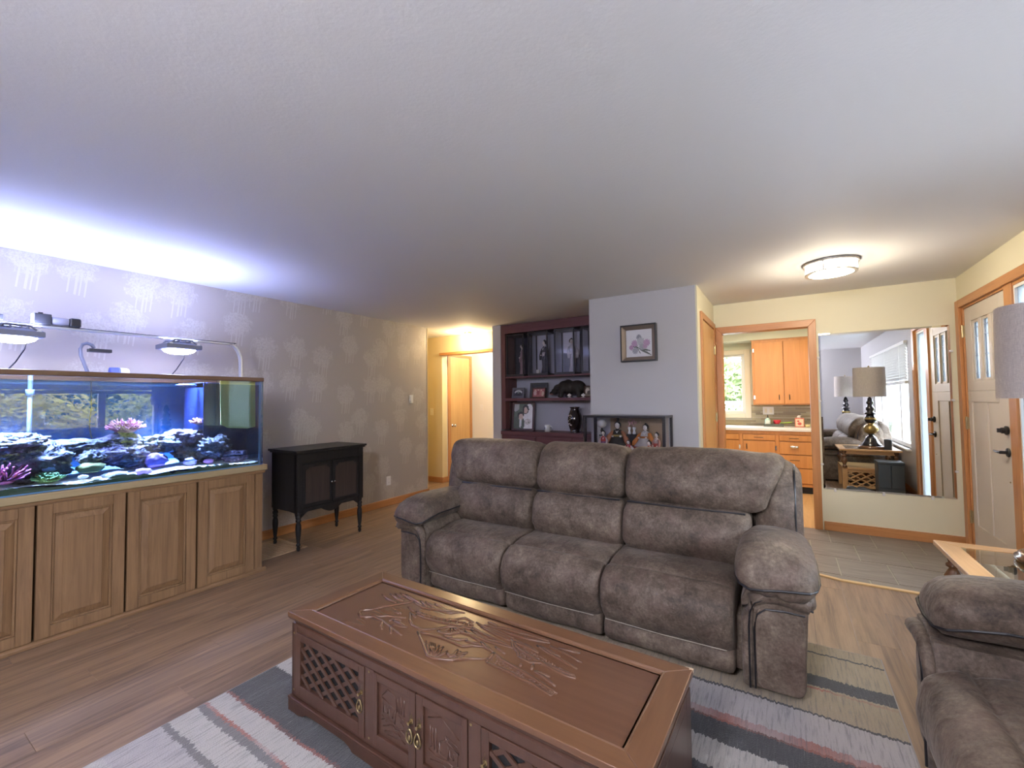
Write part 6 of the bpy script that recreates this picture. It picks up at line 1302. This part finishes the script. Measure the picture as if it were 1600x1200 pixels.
# ================================================================ kitchen
kc = thing('base_cabinet', 'honey wood kitchen base cabinet run with drawers and doors', 'cabinet', (0, 0, 0))
fy = 7.36
put('body', MB().box(-2.15, 0.98, fy+0.02, 7.975, 0.10, 0.872), M_KCAB, kc); put('toe_kick', MB().box(-2.15, 0.98, fy+0.07, 7.9, 0.0, 0.10), M_DARK, kc)
for q in ((0.825, 0.872), (0.10, 0.135)): put('face_rail', MB().box(-2.15, 0.98, fy, fy+0.02, *q), M_KCAB, kc)
for q in ((-0.605, -0.558), (-0.142, -0.095), (0.36, 0.40), (-1.11, -1.07)): put('face_stile', MB().box(*q, fy, fy+0.02, 0.135, 0.825), M_KCAB, kc)
M_BRONZE = plain('dark_bronze', (0.06, 0.045, 0.035), 0.4, 0.6)
def kpull(par, x_, z_, y_, vert=False, mat=None):
    m = MB()
    if vert: m.box(x_-0.006, x_+0.006, y_-0.004, y_, z_-0.04, z_+0.04).tube([(x_, y_, z_-0.022), (x_, y_-0.022, z_-0.018), (x_, y_-0.022, z_+0.018), (x_, y_, z_+0.022)], 0.006, 6)
    else: m.tube([(x_-0.055, y_, z_), (x_-0.055, y_-0.022, z_), (x_+0.055, y_-0.022, z_), (x_+0.055, y_, z_)], 0.0045, 6)
    put('handle', m, mat or M_BRONZE, par)
for x0, x1 in ((-1.07, -0.605), (-0.558, -0.142)):
    d = put('drawer', MB().box(x0+0.003, x1-0.003, fy-0.016, fy, 0.735, 0.815), M_KCAB, kc, bevel=0.004)
    if x0 > -1: kpull(d, (x0+x1)/2, 0.778, fy-0.016)
    d = put('door', MB().box(x0+0.003, x1-0.003, fy-0.016, fy, 0.14, 0.722), M_KCAB, kc, bevel=0.004)
    kpull(d, x0+0.05 if x0 > -1 else x0+0.05, 0.64, fy-0.016, True)
    for z_ in (0.25, 0.63): put('hinge', MB().box(x1-0.006, x1+0.014, fy-0.020, fy-0.012, z_-0.03, z_+0.03), M_CHROME, d)
for i, (z0, z1) in enumerate(((0.735, 0.815), (0.548, 0.722), (0.362, 0.535), (0.150, 0.350))):
    d = put('drawer', MB().box(-0.092, 0.357, fy-0.016, fy, z0, z1), M_KCAB, kc, bevel=0.004)
    if i == 1: put('handle', MB().super([((0.085-0.055, fy-0.020, (z0+z1)/2+0.03), 0.004, 0.008), ((0.085-0.04, fy-0.034, (z0+z1)/2+0.018), 0.01, 0.018), ((0.085+0.04, fy-0.034, (z0+z1)/2+0.018), 0.01, 0.018), ((0.085+0.055, fy-0.020, (z0+z1)/2+0.03), 0.004, 0.008)], 12, 0.9, ((0,1,0),(0,0,1))), M_CHROME, d, smooth=True, label='pale metal cup handle')
    else: kpull(d, 0.085, (z0+z1)/2+0.02*(i > 0), fy-0.016)
ctp = thing('countertop', 'white kitchen countertop with rounded front edge', 'countertop', (0, 0, 0))
put('slab', MB().box(-2.18, 1.0, fy-0.03, 7.96, 0.872, 0.915), plain('white_laminate', (0.78, 0.76, 0.74), 0.3), ctp, bevel=0.008)
put('sink_rim', MB().box(-1.55, -0.84, 7.44, 7.47, 0.915, 0.921).box(-1.55, -0.84, 7.83, 7.86, 0.915, 0.921).box(-1.55, -1.52, 7.47, 7.83, 0.915, 0.921).box(-0.87, -0.84, 7.47, 7.83, 0.915, 0.921), M_CHROME, ctp)
put('sink_bowl', MB().box(-1.52, -0.87, 7.47, 7.83, 0.9152, 0.916), M_NICKEL, ctp)
# backsplash of long glass tiles
bs = struct('trim_11', MB().box(-2.2, 1.6, 7.972, 7.98, 0.915, 1.03).box(-0.47, 1.6, 7.972, 7.98, 1.03, 1.245), M_GROUT)
tcol = [plain('splash_tile_%s' % n_, c_, 0.25) for n_, c_ in (('olive', (0.36, 0.30, 0.17)), ('sand', (0.46, 0.40, 0.25)), ('umber', (0.27, 0.22, 0.13)), ('cream', (0.56, 0.50, 0.34)))]
r2 = random.Random(4); z = 0.917; row = 0
while z < 1.235:
    hh = (0.03, 0.018, 0.026)[row % 3]; x = -1.45 + (row % 4)*0.07
    while x < 0.6:
        L_ = 0.30
        a, b2 = max(x, -1.4 if z < 1.0 else -0.465), min(x+L_-0.003, 0.62)
        if b2-a > 0.03: put('tile', MB().box(a, b2, 7.968, 7.9725, z, min(z+hh, 1.24)), tcol[3 if row % 6 == 4 else r2.randrange(3)], bs)
        x += L_
    z += hh+0.003; row += 1
uc = thing('wall_cabinet', 'honey wood two door kitchen wall cabinet beside the window', 'cabinet', (0, 0, 0)); uy = 7.66
put('body', MB().box(-0.425, 0.42, uy+0.018, 7.975, 1.245, 2.243), M_KCAB, uc)
put('face_frame', MB().box(-0.425, -0.385, uy, uy+0.018, 1.245, 2.243).box(0.385, 0.42, uy, uy+0.018, 1.245, 2.243).box(-0.385, 0.385, uy, uy+0.018, 2.20, 2.243).box(-0.385, 0.385, uy, uy+0.018, 1.245, 1.262), M_KCAB, uc)
put('crown', MB().box(-0.44, 0.43, uy-0.014, uy+0.018, 2.232, 2.246), M_FIRX, uc)
for s in (-1, 1):
    d = put('door', MB().box(*sorted((s*0.003-0.013, s*0.390-0.008)), uy-0.016, uy, 1.262, 2.20), M_KCAB, uc, bevel=0.004)
    kpull(d, -0.013+s*0.065, 1.36, uy-0.016, True)
    for z_ in (1.36, 2.08): put('hinge', MB().box(s*0.398-0.014, s*0.398+0.006, uy-0.018, uy-0.01, z_-0.03, z_+0.03), M_CHROME, d)
zc_ = 0.9155
tr = thing('sink_tray', 'dark grey tray on the counter below the wall cabinet', 'tray', (-0.165, 7.74, zc_))
put('tray', MB().box(-0.13, 0.13, -0.05, 0.05, 0, 0.008).box(-0.13, 0.13, -0.05, -0.044, 0.008, 0.04).box(-0.13, 0.13, 0.044, 0.05, 0.008, 0.04).box(-0.13, -0.124, -0.044, 0.044, 0.008, 0.04).box(0.124, 0.13, -0.044, 0.044, 0.008, 0.04), plain('tray_grey', (0.10, 0.11, 0.09), 0.5), tr)
so = thing('soap_bottle', 'clear pump soap bottle standing in the grey tray', 'bottle', (-0.24, 7.74, zc_+0.008))
put('body', MB().super([((0,0,0),0.036,0.026),((0,0,0.01),0.04,0.03),((0,0,0.09),0.04,0.03),((0,0,0.115),0.02,0.018),((0,0,0.125),0.012,0.012)], 18, 0.8, ((1,0,0),(0,1,0))), plain('soap_green', (0.42, 0.58, 0.50), 0.2), so, smooth=True)
put('label', MB().box(-0.028, 0.028, -0.0315, -0.0305, 0.025, 0.085), plain('soap_label', (0.75, 0.80, 0.76), 0.5), so)
put('pump', MB().lathe([(0.014,0.125),(0.014,0.14),(0.005,0.142),(0.005,0.165),(0.011,0.166),(0.011,0.174),(0,0.175)], 12).box(-0.004, 0.004, -0.04, 0, 0.166, 0.173), M_BLACK, so)
rb = thing('red_cup', 'small red plastic bowl in the grey tray', 'bowl', (-0.12, 7.75, zc_+0.008))
put('bowl', MB().lathe([(0.030,0),(0.036,0.01),(0.05,0.085),(0.051,0.09),(0.046,0.09),(0.032,0.012),(0,0.01)], 20), plain('red_plastic', (0.60, 0.03, 0.05), 0.35), rb, smooth=True)
gk = thing('dish_brush', 'bright green brush lying across the grey tray', 'brush', (-0.02, 7.735, zc_+0.045), 0.0)
put('handle', MB().super([((-0.10,0,0.008),0.008,0.006),((-0.02,0,0.012),0.012,0.008),((0.06,0,0.02),0.014,0.009),((0.095,0,0.024),0.006,0.005)], 10, 1, ((0,1,0),(0,0,1))), plain('lime_green', (0.40, 0.62, 0.10), 0.4), gk, smooth=True)
put('bristles', MB().box(-0.10, -0.06, -0.009, 0.009, -0.012, 0.004), M_WPLAS, gk, kind='stuff')
ts = thing('tissue_box', 'red and cream tissue box on the kitchen counter', 'tissue box', (0.165, 7.76, zc_))
put('box', MB().box(-0.058, 0.058, -0.055, 0.055, 0, 0.13), plain('tissue_red', (0.62, 0.16, 0.10), 0.6), ts, bevel=0.003)
put('front_print', MB().box(-0.048, 0.048, -0.0565, -0.055, 0.012, 0.118), plain('tissue_cream', (0.70, 0.58, 0.42), 0.6), ts)
put('flower_print', MB().ball((0, -0.0565, 0.05), 0.026, 0.001, 0.022, 10, 6).ball((-0.016, -0.0565, 0.088), 0.016, 0.001, 0.014, 8, 5), plain('flower_red', (0.60, 0.10, 0.08), 0.6), ts)
put('tissue', MB().super([((0,0,0.13),0.03,0.015),((-0.01,0.005,0.155),0.02,0.01),((0.014,-0.004,0.17),0.024,0.006),((0.03,0,0.165),0.004,0.002)], 10, 0.8, ((1,0,0),(0,1,0))), M_WPLAS, ts, smooth=True)
kp = thing('kitchen_outlet', 'white kitchen wall plate behind the soap bottle', 'outlet', (-0.235, 7.968, 1.15))
put('plate', MB().box(-0.075, 0.075, -0.006, 0, -0.06, 0.065), M_WPLAS, kp, bevel=0.003)
for s in (-1, 1): put('socket', MB().box(s*0.035-0.016, s*0.035+0.016, -0.009, -0.006, -0.03, 0.03), M_IVORY, kp, bevel=0.002)
sb_ = thing('small_dish', 'small yellow dish right of the tissue box', 'dish', (0.262, 7.74, zc_))
put('dish', MB().lathe([(0.02,0),(0.034,0.012),(0.036,0.04),(0.033,0.04),(0.03,0.014),(0,0.01)], 16), plain('yellow_dish', (0.66, 0.55, 0.25), 0.5), sb_, smooth=True)

# ================================================================ outdoors, seen through panes and in reflections
M_LAWN = plain('lawn', (0.20, 0.22, 0.13), 0.95, var=0.4)
struct('bounce_slab', MB().box(1.7, 4.0, -6, 9, -0.30, -0.27), plain('bounce_concrete', (0.42, 0.41, 0.40), 0.9))  # pale slab added to bounce daylight up to the ceiling
struct('ground', MB().box(1.7, 40, -25, 30, -0.35, -0.30).box(-25, 1.7, 8.2, 30, -0.35, -0.30).box(1.7, 40, 30, 31, -0.35, -0.3), M_LAWN)
def leafy(name, label, c, r, n, col, cat, trunk=0.0, size=0.07, seed=0, cone=False):
    r2 = random.Random(seed); t = thing(name, label, cat, (c[0], c[1], -0.30)); m = MB()
    for k in range(n):
        if cone: z = r2.random()**1.3; rr_ = (1-z)*r[0]*math.sqrt(r2.random()); a = r2.random()*2*PI; p = Vector((rr_*math.cos(a), rr_*math.sin(a), trunk+z*r[2]*2))
        else:
            d = Vector((r2.gauss(0,1), r2.gauss(0,1), r2.gauss(0,1))).normalized()*(0.55+0.45*r2.random()); lump_ = 1+0.25*mnoise.noise(d*2.3+Vector((seed,0,0))); p = Vector((d.x*r[0]*lump_, d.y*r[1]*lump_, trunk+r[2]+d.z*r[2]*lump_))
        u = Vector((r2.gauss(0,1), r2.gauss(0,1), r2.gauss(0,1))).normalized(); w_ = u.orthogonal().normalized(); s = size*(0.7+0.7*r2.random())
        m.add([p-u*s, p+w_*s*0.45, p+u*s, p-w_*s*0.45], [(0,1,2,3)])
    put('foliage', m, plain('leaf_%d' % seed, col, 0.7, var=0.5), t, kind='stuff')
    put('trunk', MB().lathe([(0.10,0),(0.07,trunk*0.6+0.1),(0.03,trunk+r[2])], 10), plain('bark', (0.10, 0.07, 0.05), 0.9), t)
leafy('shrub', 'yellow green shrub outside the picture window', (4.8, 1.75), (0.8, 1.5, 0.80), 3600, (0.62, 0.54, 0.07), 'shrub', 0.5, 0.06, 1)
leafy('shrub', 'second yellow green shrub further from the picture window', (5.4, 4.4), (0.9, 1.1, 0.85), 3000, (0.48, 0.50, 0.10), 'shrub', 0.45, 0.06, 2)
hs = thing('neighbour_house', 'grey neighbouring house across the lawn, seen through the picture window', 'house', (16.5, 2.5, -0.30))
M_SID = plain('grey_siding', (0.30, 0.33, 0.36), 0.8)
put('wall', MB().box(-2.5, 2.5, -6.5, 4.0, 0, 2.5), M_SID, hs)
put('roof', MB().prism([(-3.0, 2.4), (3.0, 2.4), (0, 3.9)], 'y', -7.0, 4.5), plain('roof_shingle', (0.16, 0.15, 0.15), 0.9), hs)
put('fascia', MB().box(-3.05, -2.98, -7.0, 4.5, 2.30, 2.48), M_WPLAS, hs)
for yy in (-4.5, -1.0, 2.2):
    w_ = put('window', MB().box(-2.56, -2.5, yy-0.7, yy+0.7, 1.0, 2.1), M_WPLAS, hs); put('pane', MB().box(-2.575, -2.56, yy-0.62, yy+0.62, 1.08, 2.02), plain('dark_pane', (0.05, 0.06, 0.07), 0.1), w_)
leafy('conifer', 'tall dark conifer across the lawn', (10.5, 5.2), (1.6, 1.6, 2.4), 4500, (0.07, 0.12, 0.07), 'tree', 0.3, 0.14, 3, True)
leafy('tree', 'broad green tree on the lawn before the grey house', (10.5, -0.6), (1.7, 1.9, 1.3), 3500, (0.13, 0.20, 0.07), 'tree', 0.5, 0.13, 4)
leafy('tree', 'grey green tree right behind the picture window view', (8.5, -3.5), (1.8, 2.2, 1.5), 2500, (0.14, 0.20, 0.09), 'tree', 0.6, 0.12, 5)
leafy('tree', 'pale green tree outside the kitchen window', (-1.75, 13.2), (2.4, 1.6, 1.15), 4200, (0.22, 0.30, 0.10), 'tree', 0.5, 0.11, 6)
lf = thing('lattice_fence', 'white lattice fence outside the kitchen window', 'fence', (-1.3, 10.4, -0.30))
M_FENCE = plain('white_fence', (0.75, 0.75, 0.74), 0.6)
put('top_rail', MB().box(-1.6, 1.6, -0.03, 0.03, 1.52, 1.58), M_FENCE, lf); put('bottom_rail', MB().box(-1.6, 1.6, -0.03, 0.03, 0.10, 0.16), M_FENCE, lf)
for x_ in (-1.6, 0.0, 1.6): put('post', MB().box(x_-0.045, x_+0.045, -0.045, 0.045, 0, 1.62), M_FENCE, lf)
for s in (-1, 1):
    for k in range(-10, 24):
        x0 = -1.6+k*0.14; x1 = x0+1.36; za, zb_ = (0.16, 1.52) if s > 0 else (1.52, 0.16)
        c0, c1 = max(x0, -1.6), min(x1, 1.6)
        if c1-c0 > 0.08: put('lath', MB().bar((c0, s*0.006, za+(zb_-za)*(c0-x0)/1.36), (c1, s*0.006, za+(zb_-za)*(c1-x0)/1.36), 0.008, 0.036, (0, 1, 0)) if False else MB().bar((c0, s*0.006, za+(zb_-za)*(c0-x0)/1.36), (c1, s*0.006, za+(zb_-za)*(c1-x0)/1.36), 0.036, 0.008, (0, 1, 0)), M_FENCE, lf)
